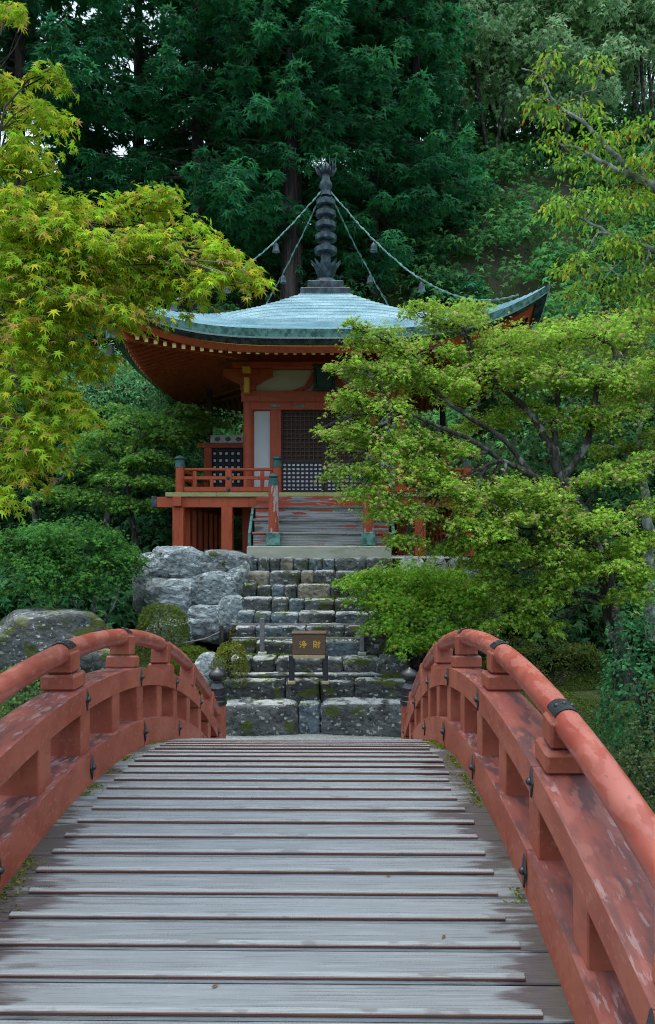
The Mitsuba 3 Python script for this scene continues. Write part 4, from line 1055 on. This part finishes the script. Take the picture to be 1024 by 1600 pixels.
def mass(name, label, catg, centers, rad, n_each, size, col, alt, tmpl=TUFT, hgt=.5, bsdf='foliage', tilt=.5, seed=0, p_alt=.2):
    rr = np.random.default_rng(4000 + seed)
    out = []
    for c in centers:
        r_ = rad * rr.uniform(.6, 1.4)
        pos, nrm, fwd, r = pad_leaves(np.asarray(c), r_, r_, r_ * hgt, n_each, rr, tilt, .3, .6)
        out.append(leaves(tmpl, pos, nrm, fwd, size * rr.uniform(.6, 1.3, len(pos)), tint(len(pos), rr, np.asarray(col) * rr.uniform(.65, 1.35), .2, alt, p_alt)))
    m, cc = join(out)
    k = add(name, m, bsdf, color=cc)
    labels[k] = {'label': label, 'category': catg, 'kind': 'stuff'}
h = np.vstack([scatter(760, -24, 26, 26.5, 47), scatter(230, -12, 26, 45.5, 52) + [0, 0, 1.6]])
mass('hillside_undergrowth', 'dark layered undergrowth covering the hillside behind the temple', 'undergrowth', h + [0, 0, 1.0], 1.5, 122, .24, (.11, .33, .11), (.20, .42, .12), hgt=.45, seed=1)
h = np.vstack([np.c_[rng.uniform(-15, -4.6, 140), rng.uniform(22, 29, 140), rng.uniform(0, 8.5, 140)], np.c_[rng.uniform(-9.5, -4.6, 40), rng.uniform(17, 21, 40), rng.uniform(.8, 2.2, 40)]])
mass('dark_thicket', 'dark thicket of evergreen shrubs in the shade behind the left bushes', 'thicket', h, 1.0, 210, .22, (.055, .17, .07), (.10, .24, .09), hgt=.6, seed=2)
h = np.vstack([np.c_[rng.uniform(4.6, 14, 130), rng.uniform(18.5, 28, 130), rng.uniform(0, 7.5, 130)], np.c_[rng.uniform(4.2, 10, 60), rng.uniform(17.2, 20, 60), rng.uniform(.2, 2.6, 60)]])
mass('dark_thicket', 'dark thicket of shrubs in the deep shade behind the right maple', 'thicket', h, .9, 180, .20, (.05, .14, .055), (.09, .2, .07), hgt=.6, seed=3)

# conifers
def conifer(px, base_d, height, r_max, seed, label, trunk_r=.32, lean=0., first=.18, group=None, col=(.06, .25, .105), dens=1.):
    rr = np.random.default_rng(5000 + seed)
    t = thing('conifer_tree', label, 'tree', group)
    x = CX + (px - HX) / F * base_d
    b = np.array([x, base_d, ground_z(np.array(x), np.array(base_d)) - .3])
    top = b + [lean, 0, height]
    tk = spline([b, b + (top - b) * .5 + rr.normal(0, .12, 3), top], 14)
    add('trunk', tube(tk, np.linspace(trunk_r, .05, 14), 10), 'conifer_bark', t, smooth=60)
    P_, N_, F_, C_ = [], [], [], []
    br_ = []
    nb = int(height * 6.5 * dens)
    for i in range(nb):
        q = first + (1 - first) * (i + rr.uniform()) / nb
        o = b + (top - b) * q
        az = rr.uniform(0, 2 * np.pi)
        L = r_max * (1 - (q - first) / (1 - first)) ** .6 * rr.uniform(.55, 1.15) + .4
        dv = np.array([math.cos(az), math.sin(az), rr.uniform(-.25, .15)])
        e = o + dv * L
        cv = spline([o, o + dv * L * .5 + [0, 0, .06 * L], e], 6)
        br_.append(tube(cv, np.linspace(.06, .012, 6), 4, False))
        for s_ in np.linspace(.35, 1, max(2, int(L / .55))):
            cc_ = o + dv * L * s_ + rr.normal(0, .22, 3)
            k = 27
            u = unit(rr.normal(0, 1, (k, 3)))
            P_.append(cc_ + u * [.42, .42, .26] * rr.uniform(.5, 1.2)); N_.append(u * [.6, .6, 0] + [0, 0, 1] + rr.normal(0, .3, (k, 3))); F_.append(u + dv * .6 + [0, 0, -.25])
            C_.append(np.repeat((np.asarray(col) * rr.uniform(.6, 1.5))[None], k, 0))
    p_, n_, f_, c_ = map(np.concatenate, (P_, N_, F_, C_))
    m, cc = leaves(FROND, p_, n_, f_, rr.uniform(.21, .45, len(p_)), np.clip(c_ * (1 + rr.normal(0, .15, c_.shape)), .003, .5))
    add('crown', m, 'foliage', t, color=cc, kind='stuff')
    add('branches', cat(br_), 'conifer_bark', t, kind='stuff')
conifer(447, 34, 27, 4.6, 1, 'tall dark conifer with a thick bare trunk directly behind the temple spire', .42, first=.38)
conifer(462, 35.5, 30, 4.5, 2, 'twin conifer whose trunk rises just right of the one behind the spire', .40, .3, first=.42)
conifer(310, 33, 26, 4.2, 3, 'dark conifer above the middle of the near left maple', .36, first=.22, dens=.9)
conifer(215, 36, 24, 3.6, 4, 'dark conifer with sky showing through its crown left of centre', .34, first=.2, dens=.72)
conifer(120, 34, 12.5, 3.4, 5, 'shorter conifer beneath the bright sky gap at the upper left', .32, first=.2)
conifer(28, 31, 28, 4.6, 6, 'conifer with a grey trunk at the far left edge', .33, first=.45)
conifer(585, 37, 30, 4.6, 7, 'dark conifer right of the spire with a dense wide crown', .30, first=.0)
conifer(648, 39, 30, 3.0, 8, 'rightmost dark conifer beside the slender hilltop trees', .30, first=.02)
conifer(385, 40, 31, 4.2, 9, 'tall conifer filling the top of the view left of the spire', .4, first=.15)
conifer(520, 42, 36, 5., 10, 'tallest conifer reaching beyond the top edge above the spire', .4, first=.15)

conifer(425, 47, 22, 4.6, 11, 'conifer far up the slope glimpsed left of the trunk behind the spire', .35, first=.05)

# slender broad-leaved trees on the hilltop at the right
def slender(px, d, height, seed, col=(.38, .60, .32), spread=3.2):
    rr = np.random.default_rng(6000 + seed)
    t = thing('slender_tree', 'slender grey-green broad-leaved tree with thin dark trunks on the hilltop at the upper right', 'tree', 'slender trees on the hilltop')
    x = CX + (px - HX) / F * d
    b = np.array([x, d, float(ground_z(np.array(x), np.array(d))) - .3])
    tips = []
    for k in range(int(rr.integers(2, 4))):
        top = b + [rr.normal(0, 1.3), rr.normal(0, 1), height * rr.uniform(.75, 1)]
        cv = spline([b + rr.normal(0, .15, 3) * [1, 1, 0], b + (top - b) * .45 + rr.normal(0, .35, 3), top], 14)
        add('trunk', tube(cv, np.linspace(.13, .03, 14), 7), 'bark', t, smooth=60)
        tips += [cv[j] for j in range(5, 14)]
    out, bb = [], []
    for i in range(62):
        o = tips[int(rr.integers(len(tips)))]
        c = o + rr.normal(0, 1, 3) * [spread * .5, spread * .45, .9] + [0, 0, .3]
        bb.append(tube(branch_curve(o, c, rr, .08, 5), np.linspace(.035, .01, 5), 4, False))
        n = 125
        pos, nrm, fwd, r = pad_leaves(c, 1.05, 1.0, .7, n, rr, .6, .4, .7)
        out.append(leaves(TUFT, pos, nrm, fwd, rr.uniform(.17, .33, n), tint(n, rr, np.asarray(col) * rr.uniform(.7, 1.3), .2, (.52, .70, .40), .25)))
    m, cc = join(out)
    add('crown', m, 'foliage', t, color=cc, kind='stuff')
    add('branches', cat(bb), 'bark', t, kind='stuff')
for i, (px, d, hh) in enumerate([(700, 44, 15), (745, 46, 17), (768, 43, 15), (800, 47, 17), (840, 45, 16), (880, 42, 16), (905, 47, 18), (945, 44, 17), (985, 46, 18), (1020, 43, 17), (720, 52, 17), (820, 54, 18), (920, 54, 18), (1000, 54, 18), (1060, 47, 18)]):
    slender(px, d, hh, i)
